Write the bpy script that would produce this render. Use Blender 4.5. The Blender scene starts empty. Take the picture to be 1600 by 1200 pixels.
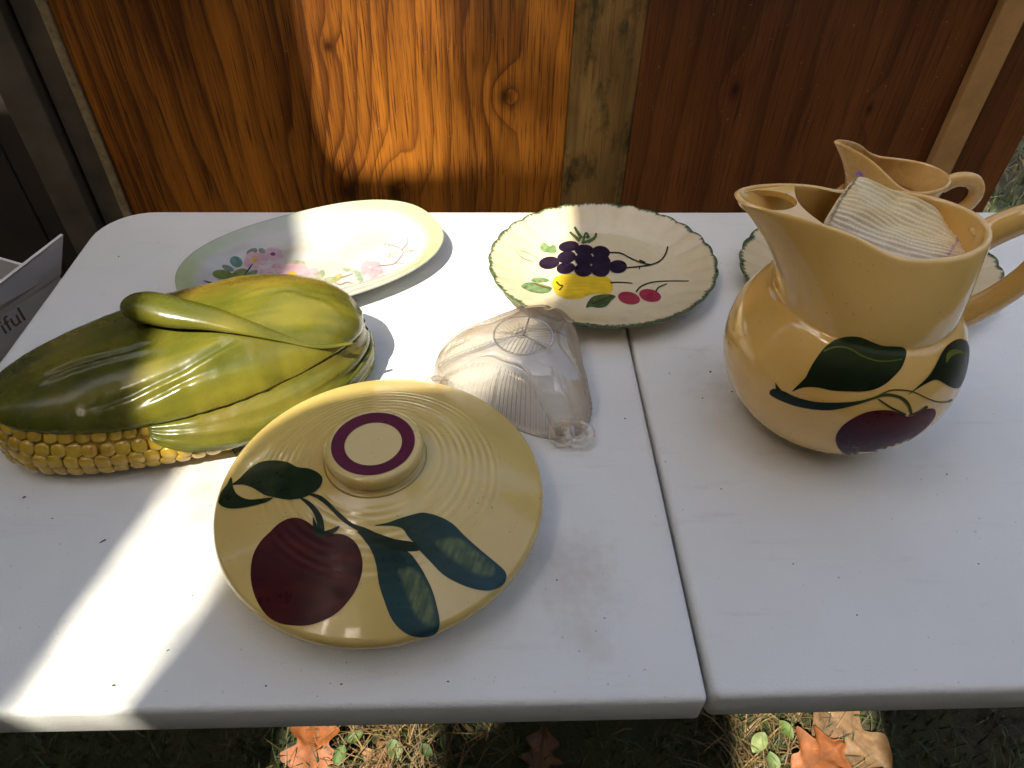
import bpy, math, random
from mathutils import Vector, Matrix, noise
from mathutils.bvhtree import BVHTree
from mathutils.geometry import delaunay_2d_cdt

random.seed(7)
scene = bpy.context.scene
COL = scene.collection
rad = math.radians

# ------------------------------------------------------------------ camera, sky, sun, exposure
FPX = 1113.35                                   # focal length in pixels of a 1600 px wide frame
CAM = Vector((-0.142594, -0.187054, 0.469366))  # table top is z = 0, ground is z = GZ
CR = Vector((0.99950002, -0.02658938, 0.01710868))
CU = Vector((0.00620291, 0.69548755, 0.71851137))
CF = Vector((0.03100365, 0.71804601, -0.69530476))
cam_d = bpy.data.cameras.new('camera')
cam_d.sensor_width = 36.0
cam_d.lens = FPX / 1600 * 36
cam_d.clip_start = 0.02
cam_d.clip_end = 500
cam = bpy.data.objects.new('camera', cam_d)
COL.objects.link(cam)
cam.matrix_world = Matrix(((CR.x, CU.x, -CF.x, CAM.x), (CR.y, CU.y, -CF.y, CAM.y), (CR.z, CU.z, -CF.z, CAM.z), (0, 0, 0, 1)))
scene.camera = cam

SUN = Vector((0.345, 0.42, -0.84)).normalized()  # the way the light travels
world = bpy.data.worlds.new('World')
scene.world = world
world.use_nodes = True
wn = world.node_tree.nodes
sky = wn.new('ShaderNodeTexSky')
sky.sky_type = 'NISHITA'
sky.sun_disc = False
sky.sun_elevation = math.asin(-SUN.z)
sky.sun_rotation = math.atan2(-SUN.x, -SUN.y)
sky.air_density = 1.0
sky.dust_density = 6.0
sky.ozone_density = 0.4
wn['Background'].inputs['Strength'].default_value = 0.15
world.node_tree.links.new(sky.outputs[0], wn['Background'].inputs['Color'])
sun_d = bpy.data.lights.new('sun', 'SUN')
sun_d.energy = 4.6
sun_d.angle = rad(0.53)
sun_d.color = (1.0, 0.93, 0.80)
sun = bpy.data.objects.new('sun', sun_d)
COL.objects.link(sun)
sun.rotation_euler = SUN.to_track_quat('-Z', 'Y').to_euler()
sun.location = (-2, -2, 4)
vs = scene.view_settings
vs.view_transform = 'Standard'
vs.look = 'None'
vs.gamma = 1.0
vs.exposure = 1.07
vs.use_curve_mapping = False
scene.cycles.use_denoising = True
scene.cycles.max_bounces = 8
scene.cycles.transparent_max_bounces = 16
scene.cycles.use_adaptive_sampling = True
scene.cycles.adaptive_threshold = 0.03
scene.cycles.diffuse_bounces = 3
scene.cycles.glossy_bounces = 3

GZ = -0.72
WY = 1.0          # face of the plywood wall

def ray(px, py):
    return (CF + CR * ((px - 800) / FPX) - CU * ((py - 600) / FPX)).normalized()
def at_z(px, py, z=0.0):
    d = ray(px, py)
    return CAM + d * ((z - CAM.z) / d.z)
def at_y(px, py, y):
    d = ray(px, py)
    return CAM + d * ((y - CAM.y) / d.y)
def at_x(px, py, x):
    d = ray(px, py)
    return CAM + d * ((x - CAM.x) / d.x)

# ------------------------------------------------------------------ object helpers
def tag(o, label, cat, group=None):
    o['label'] = label
    o['category'] = cat
    if group:
        o['group'] = group
    return o
def thing(name, label, cat, loc=(0, 0, 0), group=None):
    o = bpy.data.objects.new(name, None)
    o.empty_display_size = 0.05
    COL.objects.link(o)
    o.location = loc
    return tag(o, label, cat, group)
def root_loc(p):
    while p.parent:
        p = p.parent
    return Vector(p.location)
def mesh_obj(name, verts, faces, mat, parent=None, smooth=True, cols=None, loc=None, sharp=None):
    """verts in world space; stored relative to the root of the thing (or to loc)"""
    off = Vector(loc) if loc is not None else (root_loc(parent) if parent else Vector((0, 0, 0)))
    me = bpy.data.meshes.new(name)
    me.from_pydata([tuple(Vector(v) - off) for v in verts], [], faces)
    if cols:
        ca = me.color_attributes.new('Col', 'FLOAT_COLOR', 'POINT')
        ca.data.foreach_set('color', [c for q in cols for c in (q[0], q[1], q[2], 1.0)])
    if smooth:
        me.polygons.foreach_set('use_smooth', [True] * len(me.polygons))
        if sharp:
            me.set_sharp_from_angle(angle=rad(sharp))
    me.materials.append(mat)
    me.update()
    o = bpy.data.objects.new(name, me)
    COL.objects.link(o)
    if parent:
        o.parent = parent
    elif loc is not None:
        o.location = loc
    return o
def structure(o):
    o['kind'] = 'structure'
    return o
def stuff(o):
    o['kind'] = 'stuff'
    return o
def loft(rings, closed=True, cap0=False, cap1=False):
    n = len(rings[0])
    V = [v for r in rings for v in r]
    Fc = []
    for i in range(len(rings) - 1):
        a, b = i * n, (i + 1) * n
        for j in range(n if closed else n - 1):
            k = (j + 1) % n
            Fc.append((a + j, a + k, b + k, b + j))
    if cap0:
        Fc.append(tuple(range(n))[::-1])
    if cap1:
        Fc.append(tuple((len(rings) - 1) * n + j for j in range(n)))
    return V, Fc
def lathe(profile, n=128, c=(0, 0, 0)):
    rings = [[Vector((c[0] + r * math.cos(2 * math.pi * j / n), c[1] + r * math.sin(2 * math.pi * j / n), c[2] + z)) for j in range(n)] for r, z in profile]
    return loft(rings, True, profile[0][0] > 1e-5, profile[-1][0] > 1e-5)
def catmull(pts, m):
    out = []
    P = [pts[0]] + list(pts) + [pts[-1]]
    for i in range(1, len(P) - 2):
        for k in range(m):
            t = k / m
            a, b, c, d = P[i - 1], P[i], P[i + 1], P[i + 2]
            out.append(tuple(0.5 * ((2 * b[q]) + (-a[q] + c[q]) * t + (2 * a[q] - 5 * b[q] + 4 * c[q] - d[q]) * t * t + (-a[q] + 3 * b[q] - 3 * c[q] + d[q]) * t ** 3) for q in range(len(b))))
    out.append(tuple(pts[-1]))
    return out
def interp(tab, x):
    if x <= tab[0][0]:
        return tab[0][1]
    for (a, b), (c, d) in zip(tab, tab[1:]):
        if x <= c:
            t = (x - a) / (c - a)
            return b + (d - b) * t
    return tab[-1][1]
def sinterp(tab, x):
    """smooth (catmull) lookup in a table of (x, value)"""
    n = len(tab)
    if x <= tab[0][0]:
        return tab[0][1]
    if x >= tab[-1][0]:
        return tab[-1][1]
    for i in range(n - 1):
        if x <= tab[i + 1][0]:
            break
    x0, y0 = tab[i]
    x1, y1 = tab[i + 1]
    h = x1 - x0
    t = (x - x0) / h
    m0 = (tab[i + 1][1] - tab[i - 1][1]) / (tab[i + 1][0] - tab[i - 1][0]) if i > 0 else (y1 - y0) / h
    m1 = (tab[i + 2][1] - tab[i][1]) / (tab[i + 2][0] - tab[i][0]) if i < n - 2 else (y1 - y0) / h
    return (2 * t ** 3 - 3 * t * t + 1) * y0 + (t ** 3 - 2 * t * t + t) * h * m0 + (-2 * t ** 3 + 3 * t * t) * y1 + (t ** 3 - t * t) * h * m1
def tube(path, up=Vector((0, 0, 1)), n=16, caps=True):
    """path: list of (x, y, z, ra, rb); ra along the side, rb along the other normal"""
    rings = []
    for i, p in enumerate(path):
        c = Vector(p[:3])
        a = Vector(path[max(i - 1, 0)][:3])
        b = Vector(path[min(i + 1, len(path) - 1)][:3])
        t = (b - a).normalized()
        s = t.cross(up)
        if s.length < 1e-4:
            s = t.cross(Vector((0, 1, 0)))
        s.normalize()
        w = s.cross(t).normalized()
        rings.append([c + s * (p[3] * math.cos(2 * math.pi * j / n)) + w * (p[4] * math.sin(2 * math.pi * j / n)) for j in range(n)])
    return loft(rings, True, caps, caps)
def box(x0, x1, y0, y1, z0, z1, b=0.0):
    """box with its vertical and top edges chamfered by b"""
    if b <= 0:
        V = [(x, y, z) for z in (z0, z1) for x, y in ((x0, y0), (x1, y0), (x1, y1), (x0, y1))]
        return [Vector(v) for v in V], [(3, 2, 1, 0), (4, 5, 6, 7), (0, 1, 5, 4), (1, 2, 6, 5), (2, 3, 7, 6), (3, 0, 4, 7)]
    def ring(z, i):
        return [Vector((x, y, z)) for x, y in ((x0 + i + b, y0 + i), (x1 - i - b, y0 + i), (x1 - i, y0 + i + b), (x1 - i, y1 - i - b), (x1 - i - b, y1 - i), (x0 + i + b, y1 - i), (x0 + i, y1 - i - b), (x0 + i, y0 + i + b))]
    return loft([ring(z0, b), ring(z0 + b, 0), ring(z1 - b, 0), ring(z1, b)], True, True, True)
def merge(*parts):
    V, Fc = [], []
    for v, f in parts:
        o = len(V)
        V += list(v)
        Fc += [tuple(i + o for i in q) for q in f]
    return V, Fc
def inside(p, poly):
    x, y = p
    c = False
    j = len(poly) - 1
    for i in range(len(poly)):
        xi, yi = poly[i]
        xj, yj = poly[j]
        if (yi > y) != (yj > y) and x < (xj - xi) * (y - yi) / (yj - yi) + xi:
            c = not c
        j = i
    return c
def fill(outer, holes=(), step=None):
    """triangulate a 2-d polygon with holes, with inner grid points every step"""
    pts, edges = [], []
    for loop in [outer] + list(holes):
        o = len(pts)
        pts += [Vector(p) for p in loop]
        edges += [(o + i, o + (i + 1) % len(loop)) for i in range(len(loop))]
    if step:
        xs = [p[0] for p in outer]
        ys = [p[1] for p in outer]
        y = min(ys) + step * .5
        k = 0
        while y < max(ys):
            x = min(xs) + step * (.25 if k % 2 else .75)
            while x < max(xs):
                if inside((x, y), outer) and not any(inside((x, y), h) for h in holes):
                    pts.append(Vector((x, y)))
                x += step
            y += step * .87
            k += 1
    r = delaunay_2d_cdt(pts, edges, [], 0, 1e-6)
    V, T = r[0], []
    for t in r[2]:
        c = ((V[t[0]].x + V[t[1]].x + V[t[2]].x) / 3, (V[t[0]].y + V[t[1]].y + V[t[2]].y) / 3)
        if inside(c, outer) and not any(inside(c, h) for h in holes):
            T.append(tuple(t))
    return [(v.x, v.y) for v in V], T
def smooth_loop(pts, m=4):
    n = len(pts)
    out = []
    for i in range(n):
        a, b, c, d = pts[i - 1], pts[i], pts[(i + 1) % n], pts[(i + 2) % n]
        for k in range(m):
            t = k / m
            out.append(tuple(0.5 * ((2 * b[q]) + (-a[q] + c[q]) * t + (2 * a[q] - 5 * b[q] + 4 * c[q] - d[q]) * t * t + (-a[q] + 3 * b[q] - 3 * c[q] + d[q]) * t ** 3) for q in (0, 1)))
    return out
def bvh_of(*objs):
    V, Fc = [], []
    for o in objs:
        off = root_loc(o) if o.parent else Vector(o.location)
        k = len(V)
        V += [v.co + off for v in o.data.vertices]
        Fc += [tuple(i + k for i in p.vertices) for p in o.data.polygons]
    return BVHTree.FromPolygons(V, Fc)
def paint(name, px_outline, bvh, mat, parent, col, lift=0.0005, step=5, smooth=3, label=None):
    """thin glaze shape: an outline seen on the photograph, laid on the real surface"""
    loop = smooth_loop(px_outline, smooth) if smooth > 1 else px_outline
    P2, T = fill(loop, (), step)
    V, ok, C = [], [], []
    for x, y in P2:
        h = bvh.ray_cast(CAM, ray(x, y))
        if h[0] is None:
            V.append(Vector((0, 0, 0)))
            ok.append(False)
        else:
            nrm = h[1] if h[1].dot(ray(x, y)) < 0 else -h[1]
            V.append(h[0] + nrm * lift)
            ok.append(True)
        C.append(col(x, y) if callable(col) else col)
    T = [t for t in T if all(ok[i] for i in t) and max((V[t[0]] - V[t[1]]).length, (V[t[1]] - V[t[2]]).length, (V[t[0]] - V[t[2]]).length) < 0.03]
    used = sorted({i for t in T for i in t})
    m = {i: k for k, i in enumerate(used)}
    if not T:
        return None
    o = mesh_obj(name, [V[i] for i in used], [tuple(m[i] for i in t) for t in T], mat, parent, True, [C[i] for i in used])
    if label:
        o['label'] = label
    return o
def stroke_outline(pts, w0, w1=None, m=6):
    """ribbon outline round a smooth line; widths in pixels taper w0 -> w1"""
    w1 = w0 if w1 is None else w1
    P = catmull(pts, m)
    L, Rr = [], []
    for i, p in enumerate(P):
        a, b = P[max(i - 1, 0)], P[min(i + 1, len(P) - 1)]
        dx, dy = b[0] - a[0], b[1] - a[1]
        l = math.hypot(dx, dy) or 1
        w = (w0 + (w1 - w0) * i / (len(P) - 1)) / 2
        L.append((p[0] - dy / l * w, p[1] + dx / l * w))
        Rr.append((p[0] + dy / l * w, p[1] - dx / l * w))
    return L + Rr[::-1]
def zm(pts, ox, oy, s):
    return [(ox + p[0] / s, oy + p[1] / s) for p in pts]
def ellipse_px(cx, cy, a, b, th=0, n=20):
    return [(cx + a * math.cos(t) * math.cos(th) - b * math.sin(t) * math.sin(th), cy + a * math.cos(t) * math.sin(th) + b * math.sin(t) * math.cos(th)) for t in [2 * math.pi * i / n for i in range(n)]]
def mixc(a, b, t):
    t = max(0.0, min(1.0, t))
    return tuple(a[i] + (b[i] - a[i]) * t for i in range(3))
def sstep(a, b, x):
    t = max(0.0, min(1.0, (x - a) / (b - a)))
    return t * t * (3 - 2 * t)
def nz(x, y=0.0, z=0.0):
    return noise.noise(Vector((x, y, z)))

# ------------------------------------------------------------------ material helpers
class NT:
    def __init__(s, name):
        s.m = bpy.data.materials.new(name)
        s.m.use_nodes = True
        s.t = s.m.node_tree
        s.b = s.t.nodes['Principled BSDF']
        s.out = s.t.nodes['Material Output']
    def n(s, typ, **kw):
        nd = s.t.nodes.new(typ)
        for k, v in kw.items():
            setattr(nd, k, v)
        return nd
    def link(s, a, b):
        s.t.links.new(a, b)
    def put(s, sock, v):
        if hasattr(v, 'is_output') or isinstance(v, bpy.types.NodeSocket):
            s.link(v, sock)
        else:
            sock.default_value = (*v, 1.0) if isinstance(v, tuple) and len(v) == 3 and sock.type == 'RGBA' else v
    def pos(s):
        return s.n('ShaderNodeNewGeometry').outputs['Position']
    def obj(s):
        return s.n('ShaderNodeTexCoord').outputs['Object']
    def mapping(s, vec, scale=(1, 1, 1), loc=(0, 0, 0), rot=(0, 0, 0)):
        m = s.n('ShaderNodeMapping')
        s.link(vec, m.inputs[0])
        m.inputs['Scale'].default_value = scale
        m.inputs['Location'].default_value = loc
        m.inputs['Rotation'].default_value = rot
        return m.outputs[0]
    def noise(s, vec, scale, detail=4, rough=.55, dist=0.0):
        t = s.n('ShaderNodeTexNoise')
        s.link(vec, t.inputs['Vector'])
        t.inputs['Scale'].default_value = scale
        t.inputs['Detail'].default_value = detail
        t.inputs['Roughness'].default_value = rough
        t.inputs['Distortion'].default_value = dist
        return t.outputs['Fac']
    def ramp(s, fac, stops):
        r = s.n('ShaderNodeValToRGB')
        s.link(fac, r.inputs[0])
        e = r.color_ramp.elements
        while len(e) < len(stops):
            e.new(0.5)
        for i, (p, c) in enumerate(stops):
            e[i].position = p
            e[i].color = (c, c, c, 1) if isinstance(c, (int, float)) else (*c, 1)
        return r.outputs[0]
    def math(s, op, a, b=0.0, c=0.0, clamp=False):
        m = s.n('ShaderNodeMath', operation=op, use_clamp=clamp)
        s.put(m.inputs[0], a)
        s.put(m.inputs[1], b)
        s.put(m.inputs[2], c)
        return m.outputs[0]
    def mix(s, fac, a, b, mode='MIX'):
        m = s.n('ShaderNodeMix', data_type='RGBA', blend_type=mode)
        s.put(m.inputs[0], fac)
        s.put(m.inputs[6], a)
        s.put(m.inputs[7], b)
        return m.outputs[2]
    def bump(s, h, strength=.3, dist=.001):
        b = s.n('ShaderNodeBump')
        b.inputs['Strength'].default_value = strength
        b.inputs['Distance'].default_value = dist
        s.link(h, b.inputs['Height'])
        s.link(b.outputs[0], s.b.inputs['Normal'])
    def set(s, **kw):
        for k, v in kw.items():
            s.put(s.b.inputs[k.replace('_', ' ')], v)
        return s.m

def plain(name, c, rough=.6, var=.15, scale=40, bump=.0, metallic=0.0):
    t = NT(name)
    f = t.noise(t.pos(), scale, 5)
    t.set(Base_Color=t.mix(t.ramp(f, [(.3, 0.0), (.7, 1.0)]), tuple(x * (1 - var) for x in c), tuple(min(1, x * (1 + var)) for x in c)), Roughness=rough, Metallic=metallic)
    if bump:
        t.bump(t.noise(t.pos(), scale * 6, 4), bump, .0008)
    return t.m
def glaze(name, c1, c2, rough=.16, scale=14, specks=.0, coat=.4, spec_c=(.12, .07, .03)):
    """fired glaze: two tones, a few pin specks, glossy but a little uneven"""
    t = NT(name)
    p = t.pos()
    col = t.mix(t.ramp(t.noise(p, scale, 5, .6), [(.32, 0.0), (.68, 1.0)]), c1, c2)
    if specks:
        sp = t.ramp(t.noise(p, 420, 1, .4), [(.70, 0.0), (.75, 1.0)])
        sp2 = t.ramp(t.noise(p, 30, 2), [(.45, 0.0), (.65, 1.0)])
        col = t.mix(t.math('MULTIPLY', t.math('MULTIPLY', sp, sp2), specks), col, spec_c)
    t.set(Base_Color=col, Roughness=t.ramp(t.noise(p, 60, 3), [(.3, rough * .8), (.7, rough * 1.5)]), Coat_Weight=coat, Coat_Roughness=.06)
    t.bump(t.noise(p, 45, 3, .5), .12, .002)
    return t.m
def glaze_vc(name, rough=.2, coat=.3, bump=.1, spec=.5, brush=.0):
    t = NT(name)
    a = t.n('ShaderNodeVertexColor', layer_name='Col')
    p = t.pos()
    br = t.noise(t.mapping(p, (60, 240, 60), rot=(0, 0, .7)), 1.0, 4, .6)
    col = t.mix(t.ramp(t.noise(p, 90, 4), [(.3, .0), (.7, .25)]), a.outputs[0], t.mix(1.0, a.outputs[0], (.72, .72, .72), 'MULTIPLY'))
    col = t.mix(t.ramp(br, [(.45, 0.0), (.75, brush)]), col, t.mix(1.0, col, (1.9, 1.8, 1.7), 'MULTIPLY'))
    t.set(Base_Color=col, Roughness=t.ramp(t.noise(p, 60, 3), [(.3, rough * .8), (.7, rough * 1.5)]), Coat_Weight=coat, Coat_Roughness=.06, Specular_IOR_Level=spec)
    t.bump(t.noise(p, 45, 3, .5), bump, .002)
    return t.m

M = {}
def mat_table():
    t = NT('white_plastic')
    p = t.pos()
    base = t.mix(t.ramp(t.noise(p, 3.5, 6, .6), [(.35, 0.0), (.7, 1.0)]), (.785, .79, .745), (.715, .715, .66))
    scuff = t.ramp(t.noise(t.mapping(p, (3, 22, 22), rot=(0, 0, .5)), 3, 8, .7), [(.57, 0.0), (.74, .36)])
    col = t.mix(scuff, base, (.50, .48, .43))
    specks = t.ramp(t.noise(p, 210, 2, .5), [(.715, 0.0), (.745, 1.0)])
    gate = t.ramp(t.noise(p, 9, 2), [(.42, 0.0), (.62, .75)])
    col = t.mix(t.math('MULTIPLY', specks, gate), col, (.26, .22, .16))
    # the dried brownish spill in front of the seam and two fainter ones
    sn1 = t.noise(p, 38, 5, .65)
    sn2 = t.ramp(t.noise(p, 110, 4), [(.30, .6), (.65, 1.0)])
    for (cx, cy, r, k) in ((-.082, .095, .042, .5), (-.075, .045, .022, .36), (.09, .30, .05, .35), (-.60, .20, .03, .25)):
        d = t.n('ShaderNodeVectorMath', operation='DISTANCE')
        t.link(p, d.inputs[0])
        d.inputs[1].default_value = (cx, cy, 0)
        w = t.math('ADD', d.outputs['Value'], t.math('MULTIPLY', t.math('SUBTRACT', sn1, .5), r * 1.9))
        s = t.ramp(w, [(r * .25, k), (r * 1.05, 0.0)])
        col = t.mix(t.math('MULTIPLY', s, sn2), col, (.47, .40, .30))
    t.set(Base_Color=col, Roughness=t.ramp(t.noise(p, 25, 4), [(.3, .34), (.7, .52)]))
    b = t.math('ADD', t.noise(p, 520, 2, .6), t.math('MULTIPLY', t.noise(p, 14, 3), 2.0))
    t.bump(b, .34, .0013)
    return t.m
M['table'] = mat_table()
M['steel'] = plain('grey_steel', (.28, .28, .29), .42, .12, 60, .05, .8)
M['ochre'] = glaze('ochre_glaze', (.72, .535, .175), (.64, .455, .14), .17, 11, .55)
M['ochre_pitcher'] = glaze('warm_ochre_glaze', (.94, .61, .175), (.83, .49, .125), .13, 9, .35, .6)
M['ochre_creamer'] = glaze('pale_ochre_glaze', (.74, .46, .15), (.62, .36, .10), .22, 18, .4)
M['paint'] = glaze_vc('painted_glaze', .30, .0, .1, .16, .3)
M['plate_vc'] = glaze_vc('plate_glaze', .16, .5)
M['husk_vc'] = glaze_vc('husk_glaze', .22, .14, .3, .32)
M['kernel'] = glaze('kernel_glaze', (.56, .37, .030), (.42, .23, .020), .16, 60, .3, .6)
M['corn_base'] = glaze('corn_glaze', (.36, .19, .016), (.46, .27, .022), .2, 40)
M['studs'] = plain('weathered_stud', (.105, .085, .055), .85, .3, 14, .3)
M['dark_board'] = plain('dark_board', (.028, .020, .014), .9, .3, 8, .3)
M['batten'] = plain('pale_batten', (.46, .26, .09), .8, .14, 22, .3)
M['carton'] = plain('white_carton', (.66, .63, .58), .7, .06, 20, .05)
M['ink'] = plain('brown_ink', (.22, .12, .07), .7, .1)

def mat_plywood(name, dark, light, seed, knots=(), mould=0.0, freq=30.0, warp=.17):
    """flat-sawn veneer: contour lines of a stretched height field, closed round the knots"""
    t = NT(name)
    p = t.pos()
    sep = t.n('ShaderNodeSeparateXYZ')
    t.link(p, sep.inputs[0])
    x, z = sep.outputs[0], sep.outputs[2]
    wl = t.noise(t.mapping(p, (2.0, 0, .42), (seed, 0, seed * .37)), 1.6, 3, .5)
    w2 = t.noise(t.mapping(p, (8, 0, .8), (seed * 2, 0, seed)), 1.5, 4, .55)
    f = t.math('ADD', x, t.math('ADD', t.math('MULTIPLY', t.math('SUBTRACT', wl, .5), warp * 2), t.math('MULTIPLY', t.math('SUBTRACT', w2, .5), .035)))
    kd = None
    for (kx, kz, ka, kb, amp) in knots:
        dx = t.math('DIVIDE', t.math('SUBTRACT', x, kx), ka)
        dz = t.math('DIVIDE', t.math('SUBTRACT', z, kz), kb)
        r2 = t.math('ADD', t.math('MULTIPLY', dx, dx), t.math('MULTIPLY', dz, dz))
        g = t.math('POWER', 2.718, t.math('MULTIPLY', r2, -1.0))
        f = t.math('ADD', f, t.math('MULTIPLY', g, amp))
        core = t.math('POWER', 2.718, t.math('MULTIPLY', r2, -9.0))
        kd = core if kd is None else t.math('ADD', kd, core)
    ph = t.math('FRACT', t.math('MULTIPLY', f, freq))
    line = t.ramp(ph, [(0.0, .52), (.06, .95), (.35, 1.0), (.72, .86), (.92, .68), (1.0, .52)])
    streak = t.noise(t.mapping(p, (170, 0, 4.5), (seed, 0, 0)), 1.0, 4, .6)
    pores = t.ramp(t.noise(t.mapping(p, (360, 0, 9)), 1.0, 3, .6), [(.34, .30), (.47, 1.0)])
    tone = t.ramp(t.noise(t.mapping(p, (3.2, 0, .6), (seed * 3, 0, 0)), 1.7, 4, .6), [(.30, .0), (.70, 1.0)])
    v = t.math('MULTIPLY', line, t.ramp(streak, [(.25, .58), (.7, 1.0)]))
    v = t.math('MULTIPLY', v, pores)
    v = t.math('ADD', t.math('MULTIPLY', v, .56), t.math('MULTIPLY', tone, .44))
    mid = tuple((a * b) ** .5 for a, b in zip(dark, light))
    col = t.ramp(v, [(.10, dark), (.45, mid), (.95, light)])
    if kd is not None:
        col = t.mix(t.math('MULTIPLY', kd, .85, clamp=True), col, tuple(c * .6 for c in dark))
    if mould:
        mm = t.ramp(t.noise(t.mapping(p, (16, 0, 7), (seed, 0, 2)), 1.2, 7, .7), [(.50, 0.0), (.64, mould)])
        col = t.mix(mm, col, (.028, .026, .010))
        m2 = t.ramp(t.noise(t.mapping(p, (24, 0, 10), (seed + 4, 0, 1)), 1.0, 5, .7), [(.45, 0.0), (.7, .55)])
        col = t.mix(m2, col, (.17, .13, .05))
    dust = t.ramp(t.noise(p, 150, 1), [(.735, 0.0), (.77, .6)])
    col = t.mix(dust, col, (.32, .25, .17))
    t.set(Base_Color=col, Roughness=t.ramp(streak, [(.3, .5), (.7, .36)]), Specular_IOR_Level=.35)
    t.bump(v, .25, .0012)
    return t.m

def mat_ground():
    t = NT('dark_soil')
    p = t.pos()
    c = t.mix(t.ramp(t.noise(p, 18, 7, .7), [(.35, 0.0), (.65, 1.0)]), (.035, .026, .014), (.085, .075, .03))
    c = t.mix(t.ramp(t.noise(p, 2.2, 5, .6), [(.45, 0.0), (.65, .8)]), c, (.045, .065, .018))
    t.set(Base_Color=c, Roughness=.95)
    t.bump(t.noise(p, 60, 6, .7), 1.0, .02)
    return t.m
M['ground'] = mat_ground()
def leafmat(name):
    t = NT(name)
    a = t.n('ShaderNodeVertexColor', layer_name='Col')
    p = t.pos()
    col = t.mix(t.ramp(t.noise(p, 120, 5, .6), [(.3, 0.0), (.75, .7)]), a.outputs[0], t.mix(1.0, a.outputs[0], (.45, .38, .3), 'MULTIPLY'))
    t.set(Base_Color=col, Roughness=.62)
    t.bump(t.noise(p, 180, 4), .4, .001)
    return t.m
M['leaf'] = leafmat('leaf_tissue')

# ------------------------------------------------------------------ ground
V, Fc = [], []
N = 60
for i in range(N + 1):
    for j in range(N + 1):
        fx, fy = (i / N * 2 - 1), (j / N * 2 - 1)
        x = math.copysign(abs(fx) ** 3 * 60, fx)
        y = math.copysign(abs(fy) ** 3 * 60, fy) + .5
        V.append((x, y, GZ + .012 * nz(x * 3, y * 3) + .05 * nz(x * .4, y * .4, 5) * sstep(1.5, 5, math.hypot(x, y))))
for i in range(N):
    for j in range(N):
        a = i * (N + 1) + j
        Fc.append((a, a + N + 1, a + N + 2, a + 1))
structure(mesh_obj('ground', V, Fc, M['ground']))

# ------------------------------------------------------------------ plywood wall behind the table
WT = .46
wall = thing('plywood_wall', 'stained brown plywood wall standing behind the white table', 'wall', (0, WY, GZ))
def board(name, x0, x1, mat, y0=WY, th=.014, z0=GZ + .01, z1=WT, par=wall):
    V, Fc = box(x0, x1, y0, y0 + th, z0, z1, .0015)
    return mesh_obj(name, V, Fc, mat, par, False)
ply1 = mat_plywood('plywood_stain_amber', (.026, .0070, .002), (.68, .24, .026), 1.7,
                   ((-.113, -.012, .034, .042, .050), (-.395, .065, .022, .028, .022), (-.40, -.19, .06, .075, .05), (-.31, -.19, .05, .07, .05)))
ply2 = mat_plywood('plywood_stain_mouldy', (.085, .040, .012), (.44, .255, .075), 5.2, (), .92, 12.0, .06)
ply3 = mat_plywood('plywood_stain_red', (.040, .013, .005), (.28, .098, .026), 8.4, ((.51, -.03, .02, .035, .05), (.27, .0, .025, .04, .05)), 0, 15.0, .14)
board('plywood_panel', -.804, -.0085, ply1)
o = board('plywood_panel', -.0075, .1035, ply2, WY - .001)
o['label'] = 'pale mouldy strip of plywood'
board('plywood_panel', .105, .806, ply3, WY + .001)
pe = plain('raw_plywood_edge', (.30, .22, .11), .9, .35, 90, .5)
o = board('edge_strip', -.820, -.8045, pe, WY - .004, .02)
board('stud', -.864, -.8205, M['studs'], WY + .006, .06)
board('stud', -.932, -.872, M['studs'], WY - .012, .09)
o = board('batten', .648, .692, M['batten'], WY - .020, .0195)
# unseen eave added to dim the wall, then rails that carry the boards behind
V, Fc = box(-.95, .83, WY - .125, WY + .07, WT + .002, WT + .022, .002)
mesh_obj('shade_eave', V, Fc, M['studs'], wall, False)
for zz in (-.5, .28):
    V, Fc = box(-.80, .80, WY + .0155, WY + .055, zz, zz + .09, .002)
    mesh_obj('rail', V, Fc, M['studs'], wall, False)

# shed left of the wall: dark planks added for its shade, tall to block sky
shed = thing('shed', 'dark shed planks added for the deep shade behind the left end of the plywood', 'shed', (-1.4, 1.3, GZ))
for k in range(14):
    V, Fc = box(-2.95 + k * .16, -2.95 + k * .16 + .157, 1.30, 1.32, GZ, 2.3, .002)
    mesh_obj('plank', V, Fc, M['dark_board'], shed, False)
for k in range(10):  # roof added to keep the opening dark
    V, Fc = box(-2.95, -.70, .62 + k * .09, .62 + k * .09 + .087, 2.302 + .004 * (k % 2), 2.322 + .004 * (k % 2), .002)
    mesh_obj('roof_board', V, Fc, M['dark_board'], shed, False)
V, Fc = box(-2.97, -2.955, .62, 1.32, GZ, 2.3)
mesh_obj('side_wall', V, Fc, M['dark_board'], shed, False)
sky_screen = thing('sky_screen_fence', 'tall brown boards added out of view on the left to block sky', 'sky_screen', (-2.9, -1.2, GZ))  # unseen, added to cut sky light from the left
for k in range(20):
    V, Fc = box(-2.98, -2.955, -3.05 + k * .18, -3.05 + k * .18 + .176, GZ, 2.2 + .01 * (k % 3), .003)
    mesh_obj('board', V, Fc, M['studs'], sky_screen, False)

sky_screen2 = thing('sky_screen_fence', 'tall brown boards added out of view on the right to block low sky', 'sky_screen', (3.6, -1.2, GZ))  # unseen, added to keep low sky light off the wall
for k in range(26):
    V, Fc = box(3.6, 3.625, -3.05 + k * .18, -3.05 + k * .18 + .176, GZ, 1.7 + .01 * (k % 3), .003)
    mesh_obj('board', V, Fc, M['studs'], sky_screen2, False)

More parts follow.
